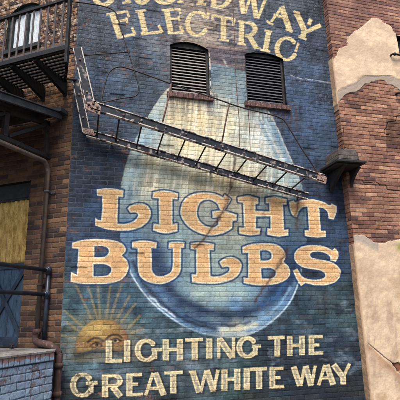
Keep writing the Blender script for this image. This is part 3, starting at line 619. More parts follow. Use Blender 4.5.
# louvered windows
def louver_window(op, mat, nsl, frame_right):
    x0, x1, zb, zs, zt = op; D_ = .16
    xs = np.linspace(x0, x1, 17); top = [float(arch_top(np.array(a), op)) for a in xs]
    root_m = MB()   # reveal lining: sides, arch soffit and bottom
    for i in range(16):
        root_m.add([(xs[i], .008, top[i]), (xs[i+1], .008, top[i+1]), (xs[i+1], D_, top[i+1]), (xs[i], D_, top[i])], [(0, 1, 2, 3)])
    root_m.add([(x0, .008, zb), (x0, .008, zs), (x0, D_, zs), (x0, D_, zb)], [(0, 1, 2, 3)])
    root_m.add([(x1, .008, zb), (x1, .008, zs), (x1, D_, zs), (x1, D_, zb)], [(0, 1, 2, 3)])
    root_m.add([(x0, .008, zb), (x1, .008, zb), (x1, D_, zb), (x0, D_, zb)], [(0, 1, 2, 3)])
    root_m.frame_box((x0-.05, D_+.002, zb-.05), (x1-x0+.1, 0, 0), (0, .03, 0), (0, 0, zt-zb+.1))
    collar(root_m, [np.array([a, 0, b]) for a, b in zip(xs, top)]+[np.array([x1, 0, zs]), np.array([x1, 0, zb]), np.array([x0, 0, zb]), np.array([x0, 0, zs])], np.array([0, .016, 0]))
    w = root_m.build('louvered_window', DARK, BLD)
    f = MB(); t = .035
    f.frame_box((x0+.002, .045, zb+.004), (t, 0, 0), (0, .07, 0), (0, 0, zs-zb-.004)); f.frame_box((x1-t-.002, .045, zb+.004), (t, 0, 0), (0, .07, 0), (0, 0, zs-zb-.004))
    f.frame_box((x0+t+.004, .045, zb+.004), (x1-x0-2*t-.008, 0, 0), (0, .07, 0), (0, 0, .03))
    poly = [(a, .048, b-.004) for a, b in zip(xs, top)] + [(x1, .048, zs-.0), (x0, .048, zs-.0)]
    poly = [(min(max(p[0], x0+.003), x1-.003), p[1], p[2]) for p in poly]
    f.prism(poly, (0, .06, 0))
    f.build('frame', LFRM, w, .002)
    s = MB(); step = (zs-zb-.05)/nsl
    for k in range(nsl):
        zc = zb+.05+step*(k+.35); jx = (np.random.RandomState(k+nsl).rand()-.5)*.006
        # blade slopes down and outwards
        if k == (6 if nsl == 15 else 11): jx *= 3
        if k == 3: jx -= .010
        a = np.array([x0+t+.003, .056+jx*.5, zc-.5*step*.5]); s.frame_box(a, (x1-x0-2*t-.006, 0, jx*.8), (0, .009, 0), (0, .012, step*(.40+.12*np.random.RandomState(k*3+nsl).rand())))
    s.build('louver_slats', mat, w)
    rs = np.random.RandomState(5); b = MB(); n = 9; xa, xb = x0-.05, x1+.05; bw = (xb-xa)/n   # brick sill, rowlock course
    for k in range(n):
        b.frame_box((xa+bw*k+.003, -.045-rs.rand()*.006, zb-.085), (bw-.006, 0, 0), (0, .20, 0), (0, 0, .078+rs.rand()*.004))
    b.frame_box((xa+.004, -.034, zb-.080), (xb-xa-.008, 0, 0), (0, .19, 0), (0, 0, .068))
    b.build('sill', SILLB, w, .004)
    if frame_right:
        e = MB(); e.frame_box((x1+.004, -.012, zb+.02), (.018, 0, 0), (0, .05, 0), (0, 0, zs-zb-.06)); e.build('side_strip', CHIP, w)
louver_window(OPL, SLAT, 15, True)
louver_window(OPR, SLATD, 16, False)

# ------------------------------------------------------------------ bare brick colouring
def brick_cols(u, z, r1, r2, rel, pal, mortar, seed, var=.5, mw=1.0):
    idx = np.floor(r1*len(pal)).astype(int) % len(pal); pl = np.array([lin(c) for c in pal]); c = pl[idx]
    c = c*(1+(r2-.5)*.35)[:, None]
    c = c*(1+(fbm(u, z, 38, 4, seed, .6)-.5)*var)[:, None]
    c = mix(c, c*.6, ss(fbm(u, z, 1.4, 4, seed+5), .5, .7)*.6)
    return mix(c, lin(mortar)[None]*(1+(fbm(u, z, 60, 2, seed+8)-.5)*.4)[:, None], (1-rel)*mw)

# ------------------------------------------------------------------ side wall left of the corner
WJ = [Luz(8, 19), Luz(42.5, 5.5), Luz(5, 53), Luz(40.5, 42)]
wu0 = (WJ[1][0]+WJ[3][0])/2; wu1 = (WJ[0][0]+WJ[2][0])/2; wzb = (WJ[2][1]+WJ[3][1])/2; wzs = (WJ[0][1]+WJ[1][1])/2; wzt = wzs+.16
OPW = (wu0, wu1, wzb, wzs, wzt)
ju = (Luz(30, 195)[0]+Luz(17.5, 340)[0])/2; dzb = Luz(12, 346)[1]; dzt = Luz(20, 182)[1]; dzm = Luz(20, 262)[1]
OPD = (ju, ju+1.15, dzb-.02, dzt)
DOCKZ = dzb-.02
print('window', OPW, 'door', OPD, dzm)
def make_side():
    du, dz = BL/36, CH/11
    nx = int(2.6/du)+1; u = np.arange(nx)*du; nz = int(7.5/dz)+1; z = np.arange(nz)*dz
    U_, Z_ = [a.ravel() for a in np.meshgrid(u, z)]
    rel, r1, r2, row, bi = bricks(U_+.0, Z_, bl=BL, seed=31)
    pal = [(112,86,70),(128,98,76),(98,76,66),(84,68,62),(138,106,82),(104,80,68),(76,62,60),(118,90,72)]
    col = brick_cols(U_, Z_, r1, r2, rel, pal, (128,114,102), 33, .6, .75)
    P0 = COR + U_[:, None]*UL + Z_[:, None]*np.array([0, 0, 1.]); px, py = project(P0)
    # pale mottled specks on the upper wall
    up = 1-ss(py, 95, 130)
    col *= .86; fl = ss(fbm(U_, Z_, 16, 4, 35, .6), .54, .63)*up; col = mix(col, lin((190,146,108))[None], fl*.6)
    fl = ss(fbm(U_, Z_, 24, 4, 37, .6), .60, .65)*up*ss(60-py, 0, 20); col = mix(col, lin((206,188,172))[None], fl*.7)
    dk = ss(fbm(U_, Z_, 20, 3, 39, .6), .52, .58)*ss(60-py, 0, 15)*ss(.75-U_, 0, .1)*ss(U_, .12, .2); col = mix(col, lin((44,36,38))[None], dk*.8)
    rd = ss(py, 120, 140)*(1-ss(py, 175, 190)); col = mix(col, lin((78,50,42))[None], rd*.4*(U_ > .2))  # shade under the canopy painted into the bricks as a dark reddish band
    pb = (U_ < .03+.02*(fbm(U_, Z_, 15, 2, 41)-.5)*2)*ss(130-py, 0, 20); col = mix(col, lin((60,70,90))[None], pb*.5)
    mort = 1-rel
    h = -.009*mort + (fbm(U_, Z_, 40, 3, 43)-.5)*.004*rel + (r1-.5)*.004*rel
    h *= ss(U_, .004, .014)
    P = P0 + h[:, None]*NL
    def q(a): return a.reshape(nz, nx)[:-1, :-1]
    fid = np.zeros((nz-1, nx-1), int); cu = q(U_)+du/2; cz = q(Z_)+dz/2
    fid[(cu > OPD[0]) & (cu < OPD[1]) & (cz > OPD[2]) & (cz < OPD[3])] = -1
    fid[inside(cu, cz, OPW)] = -1
    return P, nz, nx, col, fid
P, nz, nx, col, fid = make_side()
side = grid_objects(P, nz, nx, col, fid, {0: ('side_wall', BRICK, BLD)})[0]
def LU(u, z, off=0.0): return COR + UL*u + NL*off + np.array([0, 0, z])
m = MB(); m.frame_box(LU(0, 7.49), UL*2.6, -NL*.3, (0, 0, 1.6)); m.build('upper_side_wall', brick_mat('upper_side', (118, 90, 72), (92, 72, 62), (120, 108, 98)), BLD)
ez = np.array([0, 0, 1.])
# the doorway: lining, lintel, ribbed shade above, blue braced door below
m = MB(); u0, u1, z0, z1 = OPD
m.add([LU(u0, z0, -.01), LU(u0, z1, -.01), LU(u0, z1, -.3), LU(u0, z0, -.3)], [(0, 1, 2, 3)])
m.add([LU(u0, z1, -.01), LU(u1, z1, -.01), LU(u1, z1, -.3), LU(u0, z1, -.3)], [(0, 1, 2, 3)])
m.add([LU(u1, z0, -.01), LU(u1, z1, -.01), LU(u1, z1, -.3), LU(u1, z0, -.3)], [(0, 1, 2, 3)])
m.frame_box(LU(u0-.05, z0-.05, -.30), UL*(u1-u0+.1), -NL*.03, ez*(z1-z0+.1))
collar(m, [LU(u0, z0), LU(u0, z1), LU(u1, z1), LU(u1, z0)], -NL*.018)
dw = m.build('doorway', DARK, BLD)
m = MB(); lh = .22; m.frame_box(LU(u0+.004, z1-lh, -.06), UL*(u1-u0-.008), -NL*.08, ez*(lh-.004)); m.frame_box(LU(u0+.004, z1-lh-.03, -.05), UL*(u1-u0-.008), -NL*.09, ez*.028); m.build('lintel', LINT, dw, .004)
# ribbed shade
zt_ = z1-lh-.03; n = 150; nzs = 14; vs = []; fs = []; rs = np.random.RandomState(2)
ph = np.cumsum(.35+rs.rand(n)*.45)
for j in range(nzs+1):
    zz = dzm + (zt_-dzm)*j/nzs
    for i in range(n+1):
        uu = u0+.004+(u1-u0-.008)*i/n; o = -.075+.016*math.sin(ph[min(i, n-1)])*(.7+.3*math.sin(i*.35+j*.2))
        vs.append(LU(uu, zz, o))
for j in range(nzs):
    for i in range(n): a = j*(n+1)+i; fs.append((a, a+1, a+n+2, a+n+1))
m = MB(); m.add(vs, fs, True); sh = m.build('ribbed_shade', FABR, dw)
md = sh.modifiers.new('thickness', 'SOLIDIFY'); md.thickness = .004
# door: boards + braces
door = MB(); zb_, zt2 = z0+.03, dzm-.005; nb = 9; bw = (u1-u0-.02)/nb
for k in range(nb): door.frame_box(LU(u0+.01+bw*k+.002, zb_, -.07), UL*(bw-.004), -NL*.03, ez*(zt2-zb_))
door = door.build('door', DOORM, dw, .002)
br = MB(); ux, uy = u0+.01, u0+.60
br.frame_box(LU(u0+.008, zt2-.075, -.044), UL*(u1-u0-.016), -NL*.024, ez*.075)
br.frame_box(LU(u0+.008, zb_, -.044), UL*(u1-u0-.016), -NL*.024, ez*.10)
br.frame_box(LU(u0+.60, zb_+.102, -.044), UL*.07, -NL*.024, ez*(zt2-zb_-.18))
br.bar(LU(u0+.02, zb_+.11, -.052), LU(u0+.60, zt2-.08, -.052), UL, .055, .02)
br.bar(LU(u0+.02, zt2-.08, -.055), LU(u0+.60, zb_+.11, -.055), UL, .055, .02)
br.build('brace', DOORX, door, .003)
th = MB(); th.frame_box(LU(u0+.004, z0+.001, -.01), UL*(u1-u0-.008), -NL*.16, ez*.026); th.build('threshold', LINT, dw, .003)
# upper arched window
u0, u1, z0, zs_, zt_ = OPW; us = np.linspace(u0, u1, 17); tp = [float(arch_top(np.array(a), OPW)) for a in us]
m = MB()
for i in range(16): m.add([LU(us[i], tp[i], -.01), LU(us[i+1], tp[i+1], -.01), LU(us[i+1], tp[i+1], -.26), LU(us[i], tp[i], -.26)], [(0, 1, 2, 3)])
m.add([LU(u0, z0, -.01), LU(u0, zs_, -.01), LU(u0, zs_, -.26), LU(u0, z0, -.26)], [(0, 1, 2, 3)])
m.add([LU(u1, z0, -.01), LU(u1, zs_, -.01), LU(u1, zs_, -.26), LU(u1, z0, -.26)], [(0, 1, 2, 3)])
m.add([LU(u0, z0, -.01), LU(u1, z0, -.01), LU(u1, z0, -.26), LU(u0, z0, -.26)], [(0, 1, 2, 3)])
m.frame_box(LU(u0-.05, z0-.05, -.262), UL*(u1-u0+.1), -NL*.03, ez*(zt_-z0+.1))
collar(m, [LU(a, b) for a, b in zip(us, tp)]+[LU(u1, zs_), LU(u1, z0), LU(u0, z0), LU(u0, zs_)], -NL*.018)
aw = m.build('arched_window', WFRM, BLD)
m = MB(); t = .045
m.frame_box(LU(u0+.003, z0+.003, -.05), UL*t, -NL*.06, ez*(zs_-z0)); m.frame_box(LU(u1-t-.003, z0+.003, -.05), UL*t, -NL*.06, ez*(zs_-z0))
m.frame_box(LU(u0+t+.005, z0+.003, -.05), UL*(u1-u0-2*t-.01), -NL*.06, ez*.06); um = (u0+u1)/2
m.frame_box(LU(um-.02, z0+.065, -.055), UL*.04, -NL*.05, ez*(zs_-z0-.03))
for i in range(16):
    a, b2 = us[i], us[i+1]
    m.add([LU(a, tp[i]-.003, -.05), LU(b2, tp[i+1]-.003, -.05), LU(b2, tp[i+1]-.065, -.05), LU(a, tp[i]-.065, -.05), LU(a, tp[i]-.003, -.11), LU(b2, tp[i+1]-.003, -.11), LU(b2, tp[i+1]-.065, -.11), LU(a, tp[i]-.065, -.11)], [(0, 1, 2, 3), (4, 7, 6, 5), (0, 4, 5, 1), (3, 2, 6, 7)])
m.build('window_frame', WFRM, aw)
m = MB(); m.frame_box(LU(u0-.03, z0-.07, .05), UL*(u1-u0+.06), -NL*.12, ez*.066); m.build('sill', LINT, aw, .004)
vs = []; fs = []; n = 70
for j in range(9):
    for i in range(n+1):
        uu = u0+.01+(u1-u0-.02)*i/n; zz = z0+.02+(zt_-z0-.02)*j/8
        vs.append(LU(uu, zz, -.105+.014*math.sin(i*.9+1.5*math.sin(i*.23))*(1-.04*j)))
for j in range(8):
    for i in range(n): a = j*(n+1)+i; fs.append((a, a+1, a+n+2, a+n+1))
m = MB(); m.add(vs, fs, True); c_ = m.build('curtain', CURT, aw); 
m = MB(); m.add([LU(u0+.01, z0+.01, -.070), LU(u1-.01, z0+.01, -.070), LU(u1-.01, zs_+.12, -.070), LU(u0+.01, zs_+.12, -.070)], [(0, 1, 2, 3)]); m.build('glass_pane', GL, aw)

# ------------------------------------------------------------------ neighbouring brick building on the right
BR = empty('brick_building', (XR, BF, 0), 'red brown brick building with torn patches of tan stucco right of the mural', 'building')
SP1 = np.array([(325,57),(333.5,60),(338.6,49.5),(347,46.5),(347,37.5),(353,33),(359,28.5),(366,23),(371,18.6),(377,18.6),(384,23),(390.5,27),(396.5,36),(420,30),(420,96),(404,93),(396,87),(389,84),(384,80),(380,79.5),(372,82),(365,84),(360,89),(356,91.5),(350,93),(345.5,94.5),(341,99),(338,102),(334,109),(325,110)])
SP2 = np.array([(330,244),(345,243),(350,237),(354,235),(362,235),(368,238),(373,242),(378,243),(384,243),(390,241),(400,239),(440,238),(440,620),(330,620)])
WIN = (M(396.5, 40, BF)[0], M(396.5, 40, BF)[0]+.5, M(398, 74, BF)[2], M(398, 36, BF)[2])
def make_pilaster(kind):
    dz = CH/12
    nz = int(7.5/dz)+1; z = np.arange(nz)*dz
    if kind == 'front': du = BL/38; nx = int(1.75/du)+1; u = np.arange(nx)*du
    else: nx = 34; du = (-BF+.035)/33; u = -.035+np.arange(nx)*du
    U_, Z_ = [a.ravel() for a in np.meshgrid(u, z)]
    if kind == 'front': P0 = np.stack([XR+U_, 0*U_+BF, Z_], 1); N = np.array([0, -1., 0]); bu = U_
    else: P0 = np.stack([0*U_+XR, -U_, Z_], 1); N = np.array([-1., 0, 0]); bu = -(-BF-U_)+.0
    px, py = project(P0)
    if kind != 'front': px2 = px - 0; 
    rel, r1, r2, row, bi = bricks(bu+2.1, Z_, bl=BL*1.0, seed=71)
    pal = [(178,132,110),(164,120,100),(152,110,94),(186,142,116),(172,126,104),(138,100,88),(196,152,124),(158,114,96),(120,90,84),(178,132,108),(170,122,98),(162,118,102)]
    col = brick_cols(bu+3, Z_, r1, r2, rel, pal, (128,102,90), 73, .7, .8)
    soot = ss(fbm(px, py*.6, .05, 5, 74, .6), .50, .64); col *= (1-.28*soot)[:, None]
    pur = ss(60-py, 0, 40)*.30; col = mix(col, lin((150,112,110))[None], pur)
    # loose dark crack stepping through the joints
    jit = (fbm(px, py, .9, 4, 75, .7)-.5)*3
    crk = np.zeros(len(px))
    if kind == 'front':
        for A, w in (([(401,116),(397,116),(396,121),(388,122),(387,127),(385,129),(385,134),(389,135)], .45), ([(355,180),(362,180),(364,183),(376,182),(380,185),(386,185),(388,190),(402,191)], .4), ([(344,128),(343,140),(345,150)], .35)):
            crk = np.maximum(crk, np.clip(1.3-line_d(px, py+jit*.4, A)/w, 0, 1))
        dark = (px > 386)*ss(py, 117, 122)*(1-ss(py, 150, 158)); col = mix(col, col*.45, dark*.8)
    # stucco
    wob = (fbm(px, py, .25, 6, 77, .72)-.5)*5.5
    if kind == 'front':
        d1 = sdf_poly(px, py, [SP1])+wob*.6; d2 = sdf_poly(px, py, [SP2])+wob*.5
    else:
        zf1 = np.array([M(331, 57, BF)[2], M(335, 109, BF)[2]]); zf2 = M(349, 244, BF)[2]
        d1 = np.maximum(Z_-zf1[0], zf1[1]-Z_)*80+wob*.4; d2 = (Z_-zf2)*80+wob
    d = np.minimum(d1, d2); st = ss(-d, -.2, .25)
    n1 = fbm(px, py, .06, 5, 79, .6); n2 = fbm(px, py, .3, 4, 81, .6); n3 = fbm(px*1.0, py*.25, .18, 4, 83, .6)
    sc_ = lin((232,210,182))[None]*(1+(n2-.5)*.35)[:, None]
    sc_ = mix(sc_, lin((208,182,160))[None], ss(n1, .42, .62)*.7); drip = ss(fbm(px, py*.12, .5, 4, 84, .6), .52, .66); sc_ = mix(sc_, lin((190,160,134))[None], drip*.12)*np.array([1.03, .985, .93])
    hair = np.abs(fbm(px, py, .09, 5, 88, .6)-.5); sc_ = mix(sc_, lin((140,112,92))[None], ss(.0035-hair, 0, .003)*.35*ss(fbm(px, py, .05, 2, 89), .45, .55))
    lo = ss(py, 240, 300); sc_ = mix(sc_, lin((214,186,156))[None], lo*.5)
    sc_ = mix(sc_, lin((180,154,134))[None], lo*ss(n3, .46, .68)*.6); sc_ = mix(sc_, lin((172,134,98))[None], lo*ss(fbm(px, py*.6, .10, 4, 85), .52, .75)*.5)
    # grey cement along the torn lower edge of the upper patch and the top of the lower one
    torn = ss(d1, -9+2*wob*.2, -6)*(py > 76)*(py < 112)*(d1 < 1); sc_ = mix(sc_, lin((168,152,140))[None], torn*.85)
    torn2 = ss(d2, -10, -5)*(py < 262)*(px < 378)*(px > 350)*(d2 < 1); sc_ = mix(sc_, lin((160,150,144))[None], torn2*.7)
    if kind == 'front':
        e = np.exp(-((px-(351.5+(py-244)*.100))/2.2)**2)*(py > 244); sc_ = mix(sc_, lin((236,214,180))[None], e*.5)
        c2 = np.clip(1.25-line_d(px, py+jit*.5, [(366,342),(372,347),(385,358),(393,364),(402,376)])/.5, 0, 1)*ss(px, 364, 372+0*px); sc_ = mix(sc_, lin((96,66,52))[None], c2*.85)
        below = ss(py-(342+(px-366)*.97), 0, 1.5)*(px > 366)*(1-ss(py-(342+(px-366)*.97), 1.5, 14)); sc_ = mix(sc_, lin((164,122,92))[None], below*.6)
        chip = ss(7-np.abs((px-398)+(py-367)*.3)*.9-np.abs((py-367)-(px-398)*.6)*1.2+wob*1.5, 0, 1.5); sc_ = mix(sc_, lin((126,74,58))[None], chip*.9)
        g_ = np.exp(-((px-400)/4)**2-((py-247)/4)**2); sc_ = mix(sc_, lin((150,150,70))[None], np.clip(g_*1.3, 0, 1)*.8)
    else:
        c2 = chip = 0*px; sc_ = mix(sc_, lin((166,122,82))[None], .45+0*px)
    col = mix(col, lin((30,24,26))[None], crk*.9); col = mix(col, sc_, st)
    h = -.0085*(1-rel) + (fbm(U_, Z_, 42, 3, 87)-.5)*.004*rel + (r1-.5)*.007*rel - crk*.012
    hs = .014 + (fbm(U_+9*(kind != 'front'), Z_, 5, 5, 89, .6)-.5)*.020 - .008*torn - .012*c2 - .02*chip
    h = h*(1-st)+hs*st
    k = ss(U_, 0, .012) if kind == 'front' else ss(-BF-U_, 0, .012)
    h = h*k + (1-k)*.010*st*0
    P = P0 + h[:, None]*N
    def q(a): return a.reshape(nz, nx)[:-1, :-1]
    fid = np.zeros((nz-1, nx-1), int); s_ = q(st) > .5; s2 = q(d2 < d1); fid[s_ & ~s2] = 1; fid[s_ & s2] = 2
    if kind == 'front':
        cx, cz = q(U_)+XR+du/2, q(Z_)+dz/2; fid[(cx > WIN[0]) & (cx < WIN[1]) & (cz > WIN[2]) & (cz < WIN[3])] = -1
    return P, nz, nx, col, fid
P, nz, nx, col, fid = make_pilaster('front')
ws = grid_objects(P, nz, nx, col, fid, {0: ('front_wall', BRICK, BR)})[0]
grid_objects(P, nz, nx, col, fid, {1: ('stucco_patch', STUC, ws), 2: ('stucco_patch', STUC, ws)})
P, nz, nx, col, fid = make_pilaster('side')
ws = grid_objects(P, nz, nx, col, fid, {0: ('return_wall', BRICK, BR)})[0]
grid_objects(P, nz, nx, col, fid, {1: ('stucco_patch', STUC, ws), 2: ('stucco_patch', STUC, ws)})
UB = brick_mat('plain_brick', (178, 132, 110), (140, 100, 88), (118, 94, 84))
m = MB(); m.frame_box((XR, BF, 7.49), (6, 0, 0), (0, .4, 0), (0, 0, 1.8)); m.frame_box((XR+1.742, BF+.002, 0), (4.258, 0, 0), (0, .4, 0), (0, 0, 7.488)); m.build('upper_wall', UB, BR)
# its window: dark opening, frame and iron pintles
m = MB(); m.frame_box((WIN[0]-.05, BF+.20, WIN[2]-.05), (WIN[1]-WIN[0]+.1, 0, 0), (0, .02, 0), (0, 0, WIN[3]-WIN[2]+.1))
for a, b2, c2 in (((WIN[0], 0, WIN[2]), (0, 0, WIN[3]-WIN[2]), 0), ((WIN[1], 0, WIN[2]), (0, 0, WIN[3]-WIN[2]), 0), ((WIN[0], 0, WIN[2]), (WIN[1]-WIN[0], 0, 0), 0), ((WIN[0], 0, WIN[3]), (WIN[1]-WIN[0], 0, 0), 0)):
    a = np.array(a)+np.array([0, BF-.012, 0]); b2 = np.array(b2); m.add([a, a+b2, a+b2+np.array([0, .22, 0]), a+np.array([0, .22, 0])], [(0, 1, 2, 3)])
wn = m.build('shuttered_window', DARK, BR)
m = MB(); m.frame_box((WIN[0]+.01, BF+.08, WIN[2]+.01), (.05, 0, 0), (0, .05, 0), (0, 0, WIN[3]-WIN[2]-.02)); m.frame_box((WIN[0]+.065, BF+.09, WIN[2]+.01), (.42, 0, 0), (0, .03, 0), (0, 0, WIN[3]-WIN[2]-.02)); m.build('shutter', LINT, wn)
for (qx, qy) in ((391.5, 55.5), (397.5, 94)):
    c = M(qx, qy, BF-.02); m = MB(); m.tube([c+np.array([-.02, .02, 0]), c+np.array([-.01, -.05, 0]), c+np.array([.12, -.05, .0]), c+np.array([.30, -.03, .01])], .018, 8); m.ball(c+np.array([.03, -.05, .0]), .03); m.build('hinge', BLACK, wn)

# ------------------------------------------------------------------ corner ledge: masonry cap on an iron slab with a scroll bracket
zs1 = M(319.5, 173)[2]
yd = -.50; A = M(338, 163, yd); B = M(366, 161.5, yd)
z0 = (zs1+A[2])/2
L_ = empty('corner_ledge', (A[0]+.2, -.1, z0), 'dark bracketed ledge with a stepped grey masonry cap at the right end of the mural', 'ledge')
m = MB(); m.frame_box((A[0]+.02, -.012, z0), (B[0]-A[0]-.07, 0, 0), (0, yd+.06, 0), (0, 0, .026)); m.frame_box((A[0]-.01, -.012, z0+.028), (B[0]-A[0]+.01, 0, 0), (0, yd-.005, 0), (0, 0, .034))
m.build('slab', LEDGE, L_, .004)
yc = -.40; C0 = M(337.6, 146.5, yc); C1 = M(359, 149.5, yc)
cx0, cx1, ct = C0[0], C1[0], (C0[2]+C1[2])/2; zb = z0+.064; rs = np.random.RandomState(9)
m = MB(); hh = (ct-zb); n = 4
for k in range(n):
    ins = [.0, .004, .012, .034][k]; h1 = hh/n
    y1 = -.012
    xx = cx0+ins
    # individual stones per course
    xk = xx; xe = cx1-ins
    while xk < xe-.02:
        w_ = min(.12+rs.rand()*.09, xe-xk); m.frame_box((xk+.001, y1, zb+h1*k+.002), (w_-.004, 0, 0), (0, yc-y1+ins+rs.rand()*.004, 0), (0, 0, h1-.006)); xk += w_
m.frame_box((cx0+.03, -.015, zb), (cx1-cx0-.06, 0, 0), (0, yc+.045, 0), (0, 0, hh-.01))
m.build('cap', STONE, L_, .005)
def scroll(x, w):
    pts = []; H = .31
    for k in range(13):
        t = k/12; pts.append((x, -.014-.42*(1-t)**1.3, z0-.003-H*t))
    pts = [(x, -.014, z0-.003), ] + pts + [(x, -.014, z0-.003-H)]
    q = MB(); q.prism(pts, (w, 0, 0)); return q
scroll(A[0]+.13, .06).build('bracket', LEDGE, L_, .006)
q = MB(); pts = [(XR+.035, BF-.022-.26*(1-k/10)**1.8, z0-.003-.24*k/10) for k in range(11)]
q.prism([(XR+.035, BF-.022, z0-.003)]+pts+[(XR+.035, BF-.022, z0-.25)], (.05, 0, 0)); q.build('bracket', LEDGE, L_, .006)

# ------------------------------------------------------------------ fire escape ladder swung up along the wall
YO, YI = -.74, -.12
LD = empty('fire_escape_ladder', M(92, 130, YI), 'chipped navy iron drop ladder slanting across the painted bulb', 'ladder')
def stringer(y, a, b, c, w, name='stringer'):
    """three px points: top, elbow, far end"""
    P1, P2, P3 = M(*a, y), M(*b, y), M(*c, y)
    for (p, q) in ((P1, P2), (P2, P3)):
        m = MB(); m.bar(p, q, (0, 1, 0), .035, w); o = m.build(name, IRON, LD, .003)
        d = nrm(q-p); u = nrm(np.cross(d, (0, 1, 0)));
        if u[2] < 0: u = -u
        m = MB()
        rs = np.random.RandomState(int(abs(p[0])*100)+7)
        for sgn in (1, -1):   # flanges with broken paint
            m.bar(p+u*sgn*(w/2+.007)+d*.01, q+u*sgn*(w/2+.007)-d*.01, (0, 1, 0), .060, .013)
        m.build('flange', CHIP, o)
        # bolts
        L = np.linalg.norm(q-p); n = max(2, int(L/.27)); m = MB()
        for k in range(n):
            c0 = p+d*L*(k+.5+.2*(rs.rand()-.5))/n+np.array([0, -.018, 0])+u*(rs.rand()-.5)*.02; m = MB(); m.tube([c0, c0+np.array([0, -.009, 0])], .013+.004*rs.rand(), 7); m.build('bolt', BOLT, o)
stringer(YO, (77, 48), (90.5, 105), (324, 179), .088)
stringer(YI, (75.5, 80), (86.5, 133), (308, 196.5), .078)
# joint plate
m = MB(); pc = [M(85.5, 102, YO-.03), M(96, 101, YO-.03), M(101, 107, YO-.03), M(100, 115, YO-.03), M(85, 108.5, YO-.03)]
m.prism(pc, (0, .008, 0)); pl = m.build('joint_plate', RUSTP, LD)
m = MB()
for (a, b2) in ((88.5, 104.5), (93.5, 104), (92, 108), (97.5, 107.5), (96.5, 111.5)):
    c = M(a, b2, YO-.03); m = MB(); m.tube([c, c+np.array([0, -.012, 0])], .014, 8); m.build('rivet', ROD, pl)
m = MB(); m.prism([M(83, 128, YI-.04), M(93, 129, YI-.04), M(95, 136, YI-.04), M(83, 133, YI-.04)], (0, .008, 0)); m.build('joint_plate', RUSTP, LD)
m = MB(); m.prism([M(318, 173, YO-.03), M(327, 177, YO-.03), M(326, 184, YO-.03), M(317, 181, YO-.03)], (0, .008, 0)); m.build('joint_plate', RUSTP, LD)
# rungs run from the outer stringer to the inner one, square to the wall
Pa, Pb = M(90.5, 105, YO), M(324, 179, YO); Pc, Pd = M(86.5, 133, YI), M(308, 196.5, YI)
for qx in (99.2, 120, 142.6, 165, 187, 208, 229, 249.6, 270, 290.5, 309):
    t = (M(qx, 110+(qx-99)*.31, YO)[0]-Pa[0])/(Pb[0]-Pa[0]); o = Pa+(Pb-Pa)*t
    ti = (o[0]-Pc[0])/(Pd[0]-Pc[0]); i_ = Pc+(Pd-Pc)*ti
    if ti > 1: continue
    m = MB(); m.tube([o, i_], .011, 8); r_ = m.build('rung', ROD, LD)
    m = MB(); 
# standoff brackets to the wall
for qx, qy in ((112, 139), (212, 168), (300, 193)):
    c = M(qx, qy, YI); m = MB(); m.tube([c, np.array([c[0], -.004, c[2]])], .014, 8); m.build('wall_bracket', ROD, LD)
# hand rails and balusters, in the plane of the outer stringer
def rod(pts, y, r, mat, name, parent, sm=True, n=6):
    P_ = [M(a, b, y) for a, b in pts]; m = MB(); m.tube(smooth_path(P_, n) if sm else P_, r, 7); return m.build(name, mat, parent)
rod([(101,104),(102.5,94),(105,84),(108,74.5),(112,69.5),(118,67),(126,67.8),(150,76),(180,87),(214,98),(240,107),(270,114.5),(280,118),(286,123),(300,146),(312,164),(319,175)], YO, .010, ROD, 'hand_rail', LD)
rod([(68,1.5),(82,2.6),(100,5.5),(110,8.5),(115,12),(118,18),(124,38),(131,60),(137,80),(139,88),(138,93),(134,96.5),(120,98.6),(101,103)], YO, .009, ROD, 'guard_loop', LD)
rod([(79,56),(98,54.2),(130,52)], YO, .008, ROD, 'cross_rod', LD, False)
rod([(229.5,103.5),(226,120),(221.5,145)], YO, .011, RODR, 'baluster', LD, False)
rod([(171,84),(167,105),(160.5,130)], YO, .011, RODR, 'baluster', LD, False)
rod([(285,122.5),(284,140),(280,163)], YO, .0, RODR, 'baluster', LD, False) if False else None
# links to the balcony
for a, b2, r_ in ((M(78, 49, YO), M(66, 47.5, YO), .014), (M(78, 54, YO), M(67, 53, YO), .010), (M(77, 80, YI), M(66, 79, YI-.1), .016)):
    m = MB(); m.tube([a, b2], r_, 8); m.build('link_bar', ROD, LD)
# tie cables hanging from above
def cable(pts, y, r, label):
    P_ = [M(a, b, y) for a, b in pts]; m = MB(); m.tube(smooth_path(P_, 5), r, 6); o = m.build('tie_cable', RODR, None); tag(o, label, 'cable'); return o
cable([(232, -12), (234.5, 40), (236, 80), (239, 120), (239.5, 152)], -.72, .0045, 'long thin rusted cable hanging past the neck of the painted bulb to the ladder')
cable([(248, 106), (249.5, 130), (250.5, 157)], YO, .0045, 'short thin rusted wire hanging from the hand rail below the right louvered window')

# ------------------------------------------------------------------ balcony on the side wall
wallp = Lp(66, 82); zb = wallp[2]
def atz(px, py, z): return on_plane(px, py, (0, 0, z), (0, 0, 1))
A = atz(67.5, 47, zb); W = wallp
dep = float(np.dot(A-COR, NL)); uA = float(np.dot(A-COR, UL)); uW = float(np.dot(W-COR, UL))
print('balcony z', zb, 'depth', dep, 'uA', uA, uW)
BA = empty('fire_escape_balcony', LU(1.0, zb), 'black iron balcony with slatted floor and flat bar railing under the arched window', 'balcony')
END = 2.5
def ublk(off): return uW + (uA-uW)*off/dep
m = MB(); ns = 9
for k in range(ns):
    off = .05+(dep-.10)*(k+.5)/ns; wd = .036
    m.frame_box(LU(ublk(off), zb, off-wd/2), UL*(END-ublk(off)), NL*wd, ez*.02)
m.build('floor_slats', BLACK, BA)
m = MB(); m.frame_box(LU(uA, zb-.02, dep-.03), UL*(END-uA), NL*.03, ez*.065); m.bar(LU(uA, zb-.005, dep-.02), LU(uW, zb-.005, 0.02), UL, .04, .07); m.build('edge_beam', BLACK, BA, .003)
